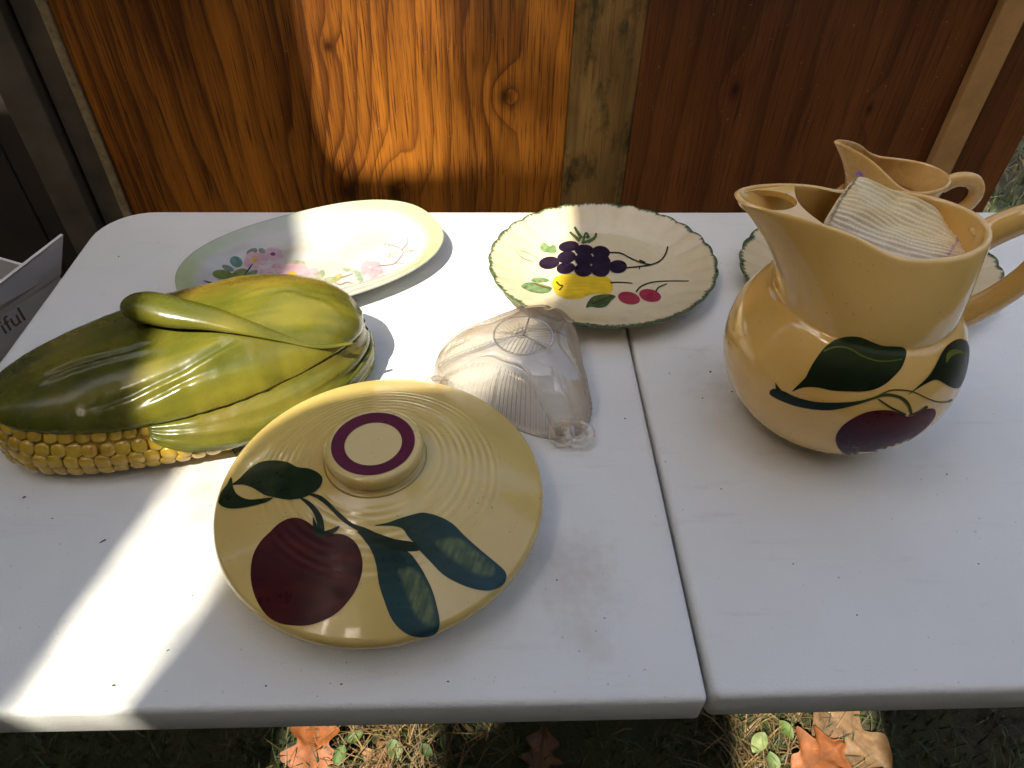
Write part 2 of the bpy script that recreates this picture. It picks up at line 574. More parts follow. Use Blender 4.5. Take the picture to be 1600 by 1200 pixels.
# clapboard front added behind the camera to block low sky and darken reflections
sky_block_house = thing('sky_block_house', 'tan clapboard front added out of view behind the camera to block sky', 'sky_block_house', (0, -3.1, GZ))
hm = plain('tan_siding', (.36, .29, .21), .8, .2, 3, .1)
for k in range(26):
    V, Fc = box(-6, 6.5, -3.1 - .012, -3.1 + .012 * (k % 2), GZ + k * .235, GZ + k * .235 + .228, .004)
    mesh_obj('clapboard', V, Fc, hm, sky_block_house, False)
V, Fc = box(-6, 6.5, -6.5, -3.13, GZ, GZ + 6.1)
mesh_obj('sky_block_core', V, Fc, hm, sky_block_house, False)
for wx in (-3.2, 1.8):
    V, Fc = box(wx, wx + 1.0, -3.08, -3.06, 1.0, 2.5, .004)
    w_ = mesh_obj('window', V, Fc, plain('window_frame_white', (.6, .6, .58), .5), sky_block_house, False)
    for q in range(2):
        V, Fc = box(wx + .06, wx + .94, -3.058, -3.052, 1.06 + q * .71, 1.73 + q * .71)
        mesh_obj('pane', V, Fc, plain('dark_pane', (.03, .035, .04), .05, .05), w_, False)

# ------------------------------------------------------------------ folding table
table = thing('folding_table', 'white plastic folding table with a seam across its middle', 'table', (0, .305, GZ))
def tabletop(x0, x1, y0, y1, radii, rot=0.0, pivot=(0, 0)):
    def outline(ins):
        pts = []
        cs = [(x0 + ins, y0 + ins, 180), (x1 - ins, y0 + ins, 270), (x1 - ins, y1 - ins, 0), (x0 + ins, y1 - ins, 90)]
        for (cx, cy, a0), r in zip(cs, radii):
            r = max(r - ins, .0012)
            sx = 1 if a0 in (180, 90) else -1
            sy = 1 if a0 in (180, 270) else -1
            for k in range(9):
                a = rad(a0 + k * 90 / 8)
                pts.append((cx + sx * r + r * math.cos(a), cy + sy * r + r * math.sin(a)))
        return pts
    rings = []
    for ins, z in ((.06, -.024), (.014, -.0245), (.012, -.034), (.004, -.035), (.0015, -.033), (.0, -.030), (.0, -.0055), (.0004, -.0034), (.0015, -.0015), (.0034, -.0004), (.0062, .0)):
        ring = []
        for x, y in outline(ins):
            dx, dy = x - pivot[0], y - pivot[1]
            ring.append(Vector((pivot[0] + dx * math.cos(rot) - dy * math.sin(rot), pivot[1] + dx * math.sin(rot) + dy * math.cos(rot), z)))
        rings.append(ring)
    return loft(rings, True, True, True)
V, Fc = tabletop(-.615, -.0008, 0, .612, (.045, .004, .004, .06))
mesh_obj('tabletop_half', V, Fc, M['table'], table, True, sharp=40)
V, Fc = tabletop(.0008, .615, .002, .612, (.006, .045, .06, .004), rad(.22), (0, .61))
mesh_obj('tabletop_half', V, Fc, M['table'], table, True, sharp=40)
for sx in (-1, 1):
    for yy in (.29, .54):
        V, Fc = tube([(sx * .50, yy, GZ + .002, .0125, .0125), (sx * .50, yy, -.0245, .0125, .0125)], n=14)
        mesh_obj('leg', V, Fc, M['steel'], table)
        V, Fc = tube([(sx * .50, yy, GZ, .015, .015), (sx * .50, yy, GZ + .03, .015, .015)], n=14)
        mesh_obj('leg_cap', V, Fc, M['dark_board'], table)
    for zz in (-.05, -.5):
        V, Fc = tube([(sx * .50, .29, zz, .009, .009), (sx * .50, .54, zz, .009, .009)], n=12)
        mesh_obj('crossbar', V, Fc, M['steel'], table)
    V, Fc = tube([(sx * .50, .40, -.30, .006, .006), (sx * .16, .40, -.0245, .006, .006)], n=10)
    mesh_obj('leg_brace', V, Fc, M['steel'], table)

# crumbs and bits of dirt on the table
def crumb(bits):
    parts = []
    for (px, py, l, w, a) in bits:
        c = at_z(px, py, .0012)
        l, w = l * .75, w * .75
        n = 7
        top, bot = [], []
        for j in range(n):
            t = 2 * math.pi * j / n
            u, v = l * math.cos(t) * (1 + .3 * random.uniform(-1, 1)), w * math.sin(t) * (1 + .3 * random.uniform(-1, 1))
            bot.append(Vector((c.x + u * math.cos(a) - v * math.sin(a), c.y + u * math.sin(a) + v * math.cos(a), .0003)))
            top.append(Vector((c.x + .6 * (u * math.cos(a) - v * math.sin(a)), c.y + .6 * (u * math.sin(a) + v * math.cos(a)), .0003 + w * .9)))
        parts.append(loft([bot, top], True, True, True))
    return merge(*parts)
V, Fc = crumb([(37, 776, .0022, .0011, .8), (161, 844, .0036, .0009, .7), (81, 809, .0011, .0007, 0), (177, 1070, .0018, .0010, 0), (110, 579, .001, .0008, .2), (185, 400, .0016, .001, 0), (977, 653, .0012, .0009, 0), (1110, 580, .0016, .0013, .3), (1144, 611, .0013, .001, 0), (1098, 621, .0011, .0009, 0), (1127, 763, .001, .0008, 0), (262, 1015, .0016, .0005, .6), (415, 1071, .001, .0008, 0), (700, 1064, .001, .0007, 0), (533, 1068, .001, .0007, 0), (870, 905, .001, .0007, 0), (945, 965, .0012, .0006, 0), (1240, 880, .0009, .0007, 0), (1480, 740, .001, .0008, 0), (1340, 960, .0009, .0007, 0), (1530, 880, .0009, .0006, 0), (1040, 720, .0008, .0007, 0), (300, 930, .0008, .0006, 0)])
crm = plain('dark_crumb', (.09, .07, .045), .9)
stuff(tag(mesh_obj('crumbs', V, Fc, crm), 'small dark crumbs scattered over the white table', 'crumbs'))

# ------------------------------------------------------------------ big round lid with knob
LC = Vector((-.2250, .1472, 0))
lid = thing('pottery_lid', 'large round ochre pottery lid with knob and painted dark red apple', 'lid', LC)
prof = [(.0, .050), (.04, .047), (.07, .036), (.088, .022), (.092, .010), (.0935, .001), (.0955, .0), (.0985, .001), (.1010, .006), (.1085, .0135), (.1150, .0195), (.1195, .0235), (.1218, .0268), (.1226, .0300), (.1222, .0330), (.1208, .0358)]
r = .1195
while r > .0375:
    z = sinterp([(.034, .0742), (.045, .0708), (.06, .0648), (.08, .0560), (.10, .0468), (.112, .0408), (.1195, .0368)], r)
    amp = .00024 * (1 + .5 * math.sin(r * 310)) * sstep(.042, .050, r) * (1 - sstep(.078, .094, r))
    prof.append((r, z + amp * math.sin(r * 2 * math.pi / .0056)))
    r -= .0007
prof += [(.0368, .0734), (.0345, .0738), (.0322, .0743), (.0312, .0752), (.0318, .0764), (.0336, .0778), (.0347, .0800), (.0351, .0828), (.0349, .0856), (.0340, .0876), (.0326, .0887), (.030, .0889), (.023, .0882), (.012, .0878), (.0, .0877)]
kz = next(i for i, p in enumerate(prof) if p[1] == .0734)
V, Fc = lathe(prof[:kz + 1], 192, LC)
lid_body = mesh_obj('lid_body', V, Fc, M['ochre'], lid)
V, Fc = lathe(prof[kz:], 128, LC)
lid_knob = mesh_obj('knob', V, Fc, M['ochre'], lid)
lb = bvh_of(lid_body, lid_knob)
RING = (.105, .010, .028)
rg = [[Vector((LC.x + r * math.cos(2 * math.pi * j / 96), LC.y + r * math.sin(2 * math.pi * j / 96), interp([(.0, .0877), (.012, .0878), (.023, .0882), (.030, .0889)], r) + .0003)) for j in range(96)] for r in (.0200, .0225, .0255, .0292)]
V, Fc = loft(rg)
mesh_obj('painted_ring', V, Fc, M['paint'], lid_knob, True, [RING] * len(V))
Z2 = (300, 570, 2.553)
APPLE = (.040, .0032, .0058)
GREEN = (.012, .024, .010)
SKY_TEAL = (.022, .058, .058)  # sky reflection on the leaves, put into the glaze colour
def apple_col(x, y):
    return mixc(APPLE, (.065, .006, .007), .5 + 1.2 * nz(x * .02, y * .05))
paint('painted_apple', zm([(480, 640), (440, 615), (395, 612), (350, 632), (315, 665), (275, 705), (245, 760), (236, 820), (240, 880), (262, 945), (300, 1000), (350, 1030), (410, 1040), (470, 1038), (530, 1018), (585, 985), (630, 935), (660, 885), (678, 830), (680, 780), (668, 735), (645, 700), (610, 680), (575, 675), (540, 680), (510, 680), (495, 660)], *Z2), lb, M['paint'], lid_body, apple_col)
def leaf_tl(x, y):
    return mixc(GREEN, (.035, .052, .020), sstep(.0, .5, nz(x * .03, y * .05)))
paint('painted_leaf', zm([(160, 480), (190, 455), (220, 425), (265, 392), (320, 382), (380, 388), (420, 408), (470, 415), (505, 432), (522, 455), (510, 490), (470, 520), (430, 535), (380, 538), (330, 530), (290, 520), (240, 490), (200, 478)], *Z2), lb, M['paint'], lid_body, leaf_tl, .0004)
paint('painted_leaf', zm([(158, 448), (166, 490), (185, 520), (230, 538), (290, 533), (325, 531), (300, 548), (250, 562), (190, 573), (140, 572), (112, 558), (107, 540), (120, 505), (140, 480)], *Z2), lb, M['paint'], lid_body, leaf_tl, .0005)
def leaf_c(x, y):
    return mixc(GREEN, SKY_TEAL, sstep(800, 960, y + .25 * (x - 600)))
paint('painted_leaf', zm([(690, 660), (740, 690), (800, 728), (860, 745), (900, 790), (935, 850), (965, 930), (985, 1000), (985, 1050), (960, 1078), (910, 1086), (850, 1070), (800, 1020), (770, 950), (745, 870), (735, 800), (715, 740), (680, 690), (660, 665)], *Z2), lb, M['paint'], lid_body, leaf_c, .0004)
paint('painted_leaf', zm([(725, 642), (780, 630), (830, 612), (880, 598), (925, 590), (985, 605), (1040, 635), (1085, 680), (1140, 730), (1200, 780), (1245, 820), (1253, 850), (1235, 880), (1190, 900), (1130, 895), (1060, 870), (1000, 835), (950, 785), (905, 738), (885, 710), (865, 690), (840, 655), (800, 643)], *Z2), lb, M['paint'], lid_body, lambda x, y: mixc((.020, .040, .022), (.028, .068, .075), sstep(620, 780, x)), .0004)  # bluer to the right: sky reflection painted into the leaf
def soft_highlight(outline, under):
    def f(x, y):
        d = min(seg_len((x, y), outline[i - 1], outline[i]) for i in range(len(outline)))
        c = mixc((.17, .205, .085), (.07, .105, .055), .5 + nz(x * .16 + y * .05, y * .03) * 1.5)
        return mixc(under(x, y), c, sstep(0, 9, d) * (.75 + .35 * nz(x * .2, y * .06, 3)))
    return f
def seg_len(p, a, b):
    ab = (b[0] - a[0], b[1] - a[1])
    l2 = ab[0] ** 2 + ab[1] ** 2 or 1e-9
    t = max(0, min(1, ((p[0] - a[0]) * ab[0] + (p[1] - a[1]) * ab[1]) / l2))
    return math.hypot(p[0] - a[0] - ab[0] * t, p[1] - a[1] - ab[1] * t)
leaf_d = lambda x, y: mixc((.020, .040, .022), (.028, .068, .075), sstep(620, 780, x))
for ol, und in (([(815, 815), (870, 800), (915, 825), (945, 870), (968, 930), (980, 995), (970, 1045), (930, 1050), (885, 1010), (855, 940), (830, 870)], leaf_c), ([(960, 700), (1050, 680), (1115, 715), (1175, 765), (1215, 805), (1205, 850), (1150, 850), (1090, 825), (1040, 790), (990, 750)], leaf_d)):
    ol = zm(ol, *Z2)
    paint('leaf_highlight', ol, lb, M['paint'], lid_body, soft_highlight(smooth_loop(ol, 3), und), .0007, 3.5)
paint('painted_stem', zm([(465, 518), (505, 518), (545, 545), (590, 590), (640, 632), (690, 650), (760, 680), (830, 700), (885, 708), (912, 738), (860, 745), (800, 735), (740, 712), (680, 672), (630, 645), (580, 605), (535, 560), (500, 535)], *Z2), lb, M['paint'], lid_body, GREEN, .0006)
paint('painted_stem', zm([(430, 530), (470, 545), (505, 580), (525, 620), (528, 672), (505, 675), (500, 635), (490, 600), (465, 565)], *Z2), lb, M['paint'], lid_body, GREEN, .0006, 5)
paint('painted_calyx', zm([(485, 608), (500, 640), (518, 664), (545, 660), (588, 643), (580, 660), (548, 684), (510, 692), (488, 672), (484, 640)], *Z2), lb, M['paint'], lid_body, GREEN, .0007, 5)

# ------------------------------------------------------------------ corn shaped covered dish
CA, CB = Vector((-.560, .231)), Vector((-.262, .345))
CLEN = (CB - CA).length
cd = (CB - CA).normalized()
cn = Vector((-cd.y, cd.x))
corn = thing('corn_dish', 'ear-of-corn shaped covered dish with green husk lid', 'covered dish', (*((CA + CB) / 2), 0))
CWB = [(0, .0), (.012, .019), (.04, .036), (.10, .052), (.22, .0655), (.36, .0745), (.52, .0795), (.68, .0755), (.82, .0635), (.91, .048), (.965, .032), (.99, .017), (1, .0)]
CW = [(0, .0), (.012, .012), (.04, .026), (.10, .044), (.22, .0625), (.36, .0745), (.52, .0795), (.68, .0755), (.82, .0635), (.91, .048), (.965, .032), (.99, .017), (1, .0)]
CH = [(0, .050), (.06, .058), (.2, .070), (.4, .082), (.6, .0905), (.78, .0915), (.9, .081), (.97, .065), (1, .050)]
EDGE = [(0, .052), (.1, .048), (.3, .046), (.6, .050), (.85, .055), (1, .050)]
def cpt(s, nn, z):
    q = CA + cd * (s * CLEN) + cn * nn
    return Vector((q.x, q.y, z))
def lid_z(s, v):
    e, h = sinterp(EDGE, s), sinterp(CH, s)
    return e + (h - e) * max(0, 1 - abs(v) ** 2.3) ** .62
def to_sn(px, py):
    z = .075
    for _ in range(6):
        P = at_z(px, py, z)
        d = Vector((P.x, P.y)) - CA
        s, nn = d.dot(cd) / CLEN, d.dot(cn)
        w = max(sinterp(CW, min(max(s, 0), 1)), .004)
        z = .5 * z + .5 * lid_z(min(max(s, 0), 1), max(-1, min(1, nn / w)))
    return s * CLEN, nn
veins = [([to_sn(*p) for p in line], d, w) for line, d, w in (
    ([(40, 600), (110, 570), (190, 550), (262, 530)], .0030, .0036),
    ([(110, 655), (200, 620), (290, 575), (385, 524)], .0026, .0035),
    ([(165, 668), (230, 625), (275, 600), (330, 575)], .0020, .003),
    ([(205, 640), (280, 600), (350, 575), (420, 560)], .0014, .0045),
    ([(395, 470), (450, 455), (510, 470), (548, 500)], .0011, .004),
    ([(330, 480), (400, 452), (450, 446)], .0009, .004),
    ([(420, 590), (480, 560), (530, 530)], .0010, .004))]
def seg_d(p, a, b):
    ab = (b[0] - a[0], b[1] - a[1])
    l2 = ab[0] ** 2 + ab[1] ** 2
    t = max(0, min(1, ((p[0] - a[0]) * ab[0] + (p[1] - a[1]) * ab[1]) / l2))
    q = (a[0] + ab[0] * t, a[1] + ab[1] * t)
    sd = ab[0] * (p[1] - a[1]) - ab[1] * (p[0] - a[0])
    return math.hypot(p[0] - q[0], p[1] - q[1]), sd
def vein(s, nn):
    h = 0
    for line, d, w in veins:
        best = min((seg_d((s, nn), a, b) for a, b in zip(line, line[1:])), key=lambda q: q[0])
        x = best[0] / w * (1 if best[1] > 0 else -1)
        e0, e1 = math.hypot(s - line[0][0], nn - line[0][1]), math.hypot(s - line[-1][0], nn - line[-1][1])
        d = d * sstep(0, .03, e0) * sstep(0, .03, e1)
        h += -d * math.exp(-x * x) + d * .8 * math.exp(-(x + 1.3) ** 2)
    return h
HG = [(.088, .092, .009), (.175, .155, .017), (.215, .136, .020), (.040, .049, .006)]
def husk_col(s, nn, k=0):
    a = nz(s * 9 + k, nn * 30) + .5 * nz(s * 30, nn * 60, 3)
    c = mixc(HG[0], HG[1], sstep(-.35, .5, a + .28 * nz(s * 5 + nn * 8, nn * 260, 21 + k)))
    c = mixc(c, HG[2], .75 * sstep(.02, .6, nn / .07 + .3 * a) * sstep(.35, .6, s / CLEN) + .18 * sstep(.1, .5, nz(s * 20, nn * 20, 9)))
    return mixc(c, HG[3], .5 * sstep(.1, .55, nz(s * 14, nn * 45, k + 17)) + .35 * (1 - sstep(.05, .4, s / CLEN)))  # left end darkened too: its shade is put into the colour
NS, NV = 160, 120
rings, cols = [], []
for i in range(NS + 1):
    s = .5 - .5 * math.cos(math.pi * i / NS)
    w = sinterp(CW, s)
    rw = 1 + .02 * nz(s * 14, 3) + .012 * nz(s * 40, 8)
    ring = []
    for j in range(NV + 1):
        v = math.sin((j / NV - .5) * math.pi)
        nn = v * w * rw
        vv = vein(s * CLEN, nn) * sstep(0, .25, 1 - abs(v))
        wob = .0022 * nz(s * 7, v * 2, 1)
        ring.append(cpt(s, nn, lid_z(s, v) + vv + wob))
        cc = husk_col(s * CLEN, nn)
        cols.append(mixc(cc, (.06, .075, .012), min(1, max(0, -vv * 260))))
    rings.append(ring)
V1, F1 = loft(rings, False)
under = [[cpt(.5 - .5 * math.cos(math.pi * i / NS), math.sin((j / NV - .5) * math.pi) * sinterp(CW, .5 - .5 * math.cos(math.pi * i / NS)) * .97, sinterp(EDGE, .5 - .5 * math.cos(math.pi * i / NS)) - .004) for j in range(NV + 1)] for i in range(NS + 1)]
V2, F2 = loft([r[::-1] for r in under], False)
# close the thin edge between the top skin and the flat underside
K = len(V1)
E1 = []
for i in range(NS):
    a, b = i * (NV + 1), (i + 1) * (NV + 1)
    E1.append((a, b, K + b + NV, K + a + NV))
    E1.append((a + NV, K + a, K + b, b + NV))
V, Fc = merge((V1, F1), (V2, F2))
lid_c = mesh_obj('husk_lid', V, Fc + E1, M['husk_vc'], corn, True, cols + [(.12, .13, .02)] * len(V2), sharp=70)
lcb = bvh_of(lid_c)
# the curled leaf that serves as the handle
hp = []
for (px, py, up, ra, rb) in ((553, 536, .0, .0015, .0012), (500, 541, .0, .0032, .0014), (440, 527, .0002, .0052, .0020), (385, 512, .0015, .0085, .0036), (330, 498, .0055, .0125, .0070), (275, 489, .0100, .0155, .0102), (235, 481, .0125, .0160, .0118), (214, 478, .0130, .0138, .0106), (202, 477, .0128, .0080, .0064), (198, 477, .0130, .0008, .0008)):
    h = lcb.ray_cast(CAM, ray(px, py))
    base = h[0] if h[0] is not None else at_z(px, py, .06)
    P = base
    for _ in range(8):          # stay on the pixel ray but lift above the lid
        P = at_z(px, py, base.z + up)
        hh = lcb.ray_cast(Vector((P.x, P.y, .3)), Vector((0, 0, -1)))
        if hh[0] is not None:
            base = Vector((P.x, P.y, .5 * base.z + .5 * hh[0].z))
    hp.append((P.x, P.y, P.z, ra, rb))
hp = catmull(hp, 6)
V, Fc = tube(hp, n=22)
hc = [mixc((.16, .14, .016), (.085, .09, .010), .5 + nz(v.x * 30, v.y * 30, v.z * 60)) for v in V]
mesh_obj('leaf_handle', V, Fc, M['husk_vc'], lid_c, True, hc)
# base: bowl of kernels with husk leaves
def bowl_pt(s, side, f):
    """point on the outside of the base: f 0 bottom .. 1 seam"""
    w = sinterp(CWB, s) + (sinterp(CW, s) - sinterp(CWB, s)) * f * .6
    k = interp([(0, .95), (.12, 1.09), (.3, 1.17), (.55, 1.17), (.8, 1.08), (1, .96)], f)
    sc = .5 + (s - .5) * (.86 + .115 * k)
    return cpt(sc, side * w * k * .985, .001 + f * (sinterp(EDGE, s) - .006))
NB = 80
def bowl_ring(f, ins=0.0):
    r = []
    for i in range(NB):
        s = .5 - .5 * math.cos(math.pi * i / NB)
        r.append(bowl_pt(s, -1, f))
    for i in range(NB, 0, -1):
        s = .5 - .5 * math.cos(math.pi * i / NB)
        r.append(bowl_pt(s, 1, f))
    c = cpt(.5, 0, 0)
    return [Vector((c.x + (p.x - c.x) * (1 - ins), c.y + (p.y - c.y) * (1 - ins), p.z)) for p in r]
V, Fc = loft([bowl_ring(f / 12, .035) for f in range(13)], True, True, True)
base = mesh_obj('corn_base', V, Fc, M['corn_base'], corn, True, sharp=60)
# one kernel mesh, shared
kv, kr = [], []
for (f, z) in ((1.0, -.3), (1.0, .05), (.92, .38), (.72, .62), (.38, .78)):
    ring = []
    for j in range(12):
        t = 2 * math.pi * j / 12
        c, s_ = math.cos(t), math.sin(t)
        q = (abs(c) ** 3 + abs(s_) ** 3) ** (-1 / 3)
        ring.append(Vector((c * q * f * .5, s_ * q * f * .5, z * .5)))
    kr.append(ring)
kV, kF = loft(kr, True, False, True)
kme = bpy.data.meshes.new('kernel')
kme.from_pydata([tuple(v) for v in kV], [], kF)
kme.polygons.foreach_set('use_smooth', [True] * len(kme.polygons))
kme.materials.append(M['kernel'])
def kernel(P, outw, upw, w, h, d):
    o = bpy.data.objects.new('kernel', kme)
    COL.objects.link(o)
    o.parent = base
    x = upw.cross(outw).normalized()
    y = outw.cross(x).normalized()
    L = P - root_loc(corn)
    o.matrix_local = Matrix(((x.x * w, y.x * h, outw.x * d, L.x), (x.y * w, y.y * h, outw.y * d, L.y), (x.z * w, y.z * h, outw.z * d, L.z), (0, 0, 0, 1)))
ROWS = 5
for rw_ in range(ROWS):
    f = .07 + .90 * rw_ / (ROWS - 1)
    pts, acc = [], 0.0
    path = []
    for i in range(0, 140):
        s = .62 * (1 - i / 139) ** 1.3
        path.append((s, -1))
    for i in range(1, 70):
        path.append((.22 * (i / 69) ** 1.5, 1))
    prev = None
    step = (.0112, .0120, .0126, .0126, .0122)[rw_]
    acc = (rw_ % 2) * step * .5
    for s, sd in path:
        P = bowl_pt(s, sd, f)
        if prev is not None:
            acc += (P - prev).length
        if acc >= step:
            acc -= step
            A, B = bowl_pt(min(s + .01, 1), sd, f), bowl_pt(max(s - .01, 0), sd, f)
            up = (bowl_pt(s, sd, min(1, f + .12)) - bowl_pt(s, sd, max(0, f - .12))).normalized()
            tn = (A - B)
            c = cpt(.5, 0, 0)
            ow = up.cross(tn.normalized()) if tn.length > 1e-6 else Vector((-cd.x, -cd.y, 0))
            if s < .015:
                ow = Vector((-cd.x, -cd.y, 0))
            if ow.dot(P - cpt(min(max(s, .12), .9), 0, P.z)) < 0:
                ow = -ow
            q = random.uniform(.92, 1.06)
            kernel(P + ow * -.0012, ow.normalized(), up, step * 1.02 * q, .0122 * random.uniform(.94, 1.06), .0076 * random.uniform(.7, 1.2))
        prev = P
# husk leaves wrapped round the base
def husk_leaf(side, s0, s1, prof_lo, prof_hi, k, thick=.0042):
    n, m = 70, 12
    rings, cols = [], []
    for i in range(n + 1):
        t = i / n
        s = s0 + (s1 - s0) * t
        lo, hi = prof_lo(t), prof_hi(t)
        ring = []
        for j in range(m + 1):
            f = lo + (hi - lo) * j / m
            P = bowl_pt(min(max(s, .0), 1), side, min(max(f, 0), 1))
            A, B = bowl_pt(min(s + .01, 1), side, f), bowl_pt(max(s - .01, 0), side, f)
            up = (bowl_pt(s, side, min(1, f + .12)) - bowl_pt(s, side, max(0, f - .12))).normalized()
            ow = up.cross((A - B).normalized())
            if ow.dot(P - cpt(min(max(s, .1), .9), 0, P.z)) < 0:
                ow = -ow
            bulge = thick + .0045 * math.sin(math.pi * j / m) * math.sin(math.pi * min(1, t * 1.4)) + .0012 * math.sin(j * 1.9 + t * 5 + k) + .001 * nz(s * 30, f * 4, k)
            if i == 0 or j in (0,):
                bulge = -.001
            ring.append(P + ow * bulge)
            cols.append(mixc(husk_col(s * CLEN, (f - .5) * .1, 5 + k), (.10, .125, .018), .45))
        rings.append(ring)
    V, Fc = loft(rings, False)
    return mesh_obj('husk_leaf', V, Fc, M['husk_vc'], base, True, cols)
husk_leaf(-1, .385, .995, lambda t: max(.08, .95 - 1.1 * t ** .45 + .25 * t * t), lambda t: .995, 0)
husk_leaf(-1, .56, .998, lambda t: .0 + .02 * t, lambda t: .10 + .55 * t ** .6, 2, .006)
husk_leaf(1, .35, .998, lambda t: max(.05, .9 - 1.1 * t ** .5), lambda t: .995, 4)

# ------------------------------------------------------------------ pressed glass dish, upside down
def mat_glass(name, stops, dif, gf):
    """pressed glass skin: clear face on, darker and browner where it turns away, glossy by Fresnel"""
    t = NT(name)
    t.t.nodes.remove(t.b)
    tr = t.n('ShaderNodeBsdfTransparent')
    lw = t.n('ShaderNodeLayerWeight')
    lw.inputs['Blend'].default_value = .5
    t.link(t.ramp(lw.outputs['Facing'], stops), tr.inputs[0])
    gl = t.n('ShaderNodeBsdfGlass')
    gl.inputs['Color'].default_value = (.99, .97, .94, 1)
    gl.inputs['Roughness'].default_value = .02
    gl.inputs['IOR'].default_value = 1.46
    gs = t.n('ShaderNodeBsdfGlossy')
    gs.inputs['Roughness'].default_value = .018
    fr = t.ramp(lw.outputs['Facing'], [(.0, .07), (.5, .11), (.8, .28), (1.0, .8)])
    df = t.n('ShaderNodeBsdfDiffuse')
    df.inputs[0].default_value = (.93, .87, .78, 1)
    def mx(f, a, b):
        m = t.n('ShaderNodeMixShader')
        t.put(m.inputs[0], f)
        t.link(a, m.inputs[1])
        t.link(b, m.inputs[2])
        return m.outputs[0]
    o = mx(gf, tr.outputs[0], gl.outputs[0])
    o = mx(dif, o, df.outputs[0])
    o = mx(fr, o, gs.outputs[0])
    t.link(o, t.out.inputs['Surface'])
    return t.m
M['glass'] = mat_glass('pressed_glass', [(.0, (.985, .975, .955)), (.26, (.92, .88, .81)), (.55, (.66, .57, .47)), (.85, (.32, .25, .18))], .07, .30)
M['glass_handle'] = mat_glass('pressed_glass_handle', [(.0, (.99, .985, .97)), (.6, (.93, .90, .85)), (.9, (.62, .54, .44))], .05, .40)
M['glass_in'] = mat_glass('pressed_glass_inside', [(.0, (.995, .99, .985)), (.6, (.97, .96, .94)), (.95, (.80, .74, .66))], .02, .0)
GC = Vector((-.112, .303, 0))
glass = thing('glass_dish', 'clear three-cornered ribbed glass dish turned upside down', 'glass dish', GC)
CORN = [rad(180), rad(62), rad(-57)]
def gang(th):
    """signed angle to the nearest corner, scaled so that +-1 is the middle of a side"""
    best = None
    for c in CORN:
        d = (th - c + math.pi) % (2 * math.pi) - math.pi
        if best is None or abs(d) < abs(best):
            best = d
    return max(-1, min(1, best / rad(60)))
GPROF = [(1.0, .0), (1.0, .004), (.985, .0075), (.975, .0125), (.955, .021), (.915, .030), (.85, .0385), (.75, .0458), (.62, .0510), (.47, .0540), (.32, .0553), (.18, .0558), (.06, .0559)]
def gprof(t):
    i = t * (len(GPROF) - 1)
    return sinterp([(k, p[0]) for k, p in enumerate(GPROF)], i), sinterp([(k, p[1]) for k, p in enumerate(GPROF)], i)
def gpoint(th, t, inner=False):
    k, z = gprof(t)
    a = gang(th)
    flat = 1 - sstep(.35, .95, t)
    r = .060 + .0235 * (.5 + .5 * math.cos(a * math.pi)) ** 1.25
    r = r * flat + .070 * (1 - flat) * 1.0
    # the three arms stand a little higher than the panels between them
    arm = math.exp(-(a / .26) ** 2)
    n = 0.0
    if not inner:
        arch = .60 - .42 * abs(a if abs(a) < 1 else 1) * 0 - 0
        top = .66 * (1 - ((1 - abs(a)) / .84) ** 4.5) if abs(a) > .16 else 0
        inpanel = sstep(0, .03, top - t) * sstep(.115, .14, t)
        rib = math.cos(a * math.pi * 30)
        n += inpanel * (-.0020 + .0012 * rib)
        n += (1 - inpanel) * .0006 * arm * 3
        # groove beside each panel and the slit in the middle of each arm
        n += (.0019 * math.exp(-((t - top - .030) / .016) ** 2) - .0012 * math.exp(-((t - top - .075) / .02) ** 2)) * (abs(a) > .14)
        n -= .0022 * math.exp(-(a / .05) ** 2) * sstep(.28, .36, t) * (1 - sstep(.60, .68, t))
        if .045 < t < .10:
            n += .0007 * math.cos(a * math.pi * 26)
    else:
        n -= .0042
    k2, z2 = gprof(min(1, t + .02))
    k1, z1 = gprof(max(0, t - .02))
    dr, dz = (k2 - k1) * r, z2 - z1
    dl_ = math.hypot(dr, dz) or 1
    rr, zz = r * k + n * (dz / dl_), z - n * (dr / dl_)
    x, y = rr * math.cos(th), rr * math.sin(th)
    if not inner and k < .42:
        d = math.hypot(x, y)
        if d < .0265:
            sec = int(((th + rad(30)) % (2 * math.pi)) / rad(120))
            ax = (rad(62), rad(180), rad(-57))[sec]
            zz += (.0007 * math.cos((x * math.cos(ax + .6) + y * math.sin(ax + .6)) * 2 * math.pi / .0036) - .0006) * sstep(0, .002, .0255 - d)
    return Vector((GC.x + x, GC.y + y, max(zz, 0) if not inner else max(zz, .0)))
NG, NR = 1020, 100
rings = [[gpoint(2 * math.pi * j / NG, i / NR) for j in range(NG)] for i in range(NR + 1)]
inn = [[gpoint(2 * math.pi * j / NG, i / 24, True) for j in range(NG)] for i in range(25)]
V, Fc = loft(inn[::-1] + rings, True, True, True)
g_body = mesh_obj('glass_bowl', V, Fc, M['glass'], glass)
g_body.data.materials.append(M['glass_in'])
for p_ in list(g_body.data.polygons)[:24 * NG]:
    p_.material_index = 1
for p_ in g_body.data.polygons:
    if len(p_.vertices) > 4 and p_.center.z < .0545:
        p_.material_index = 1
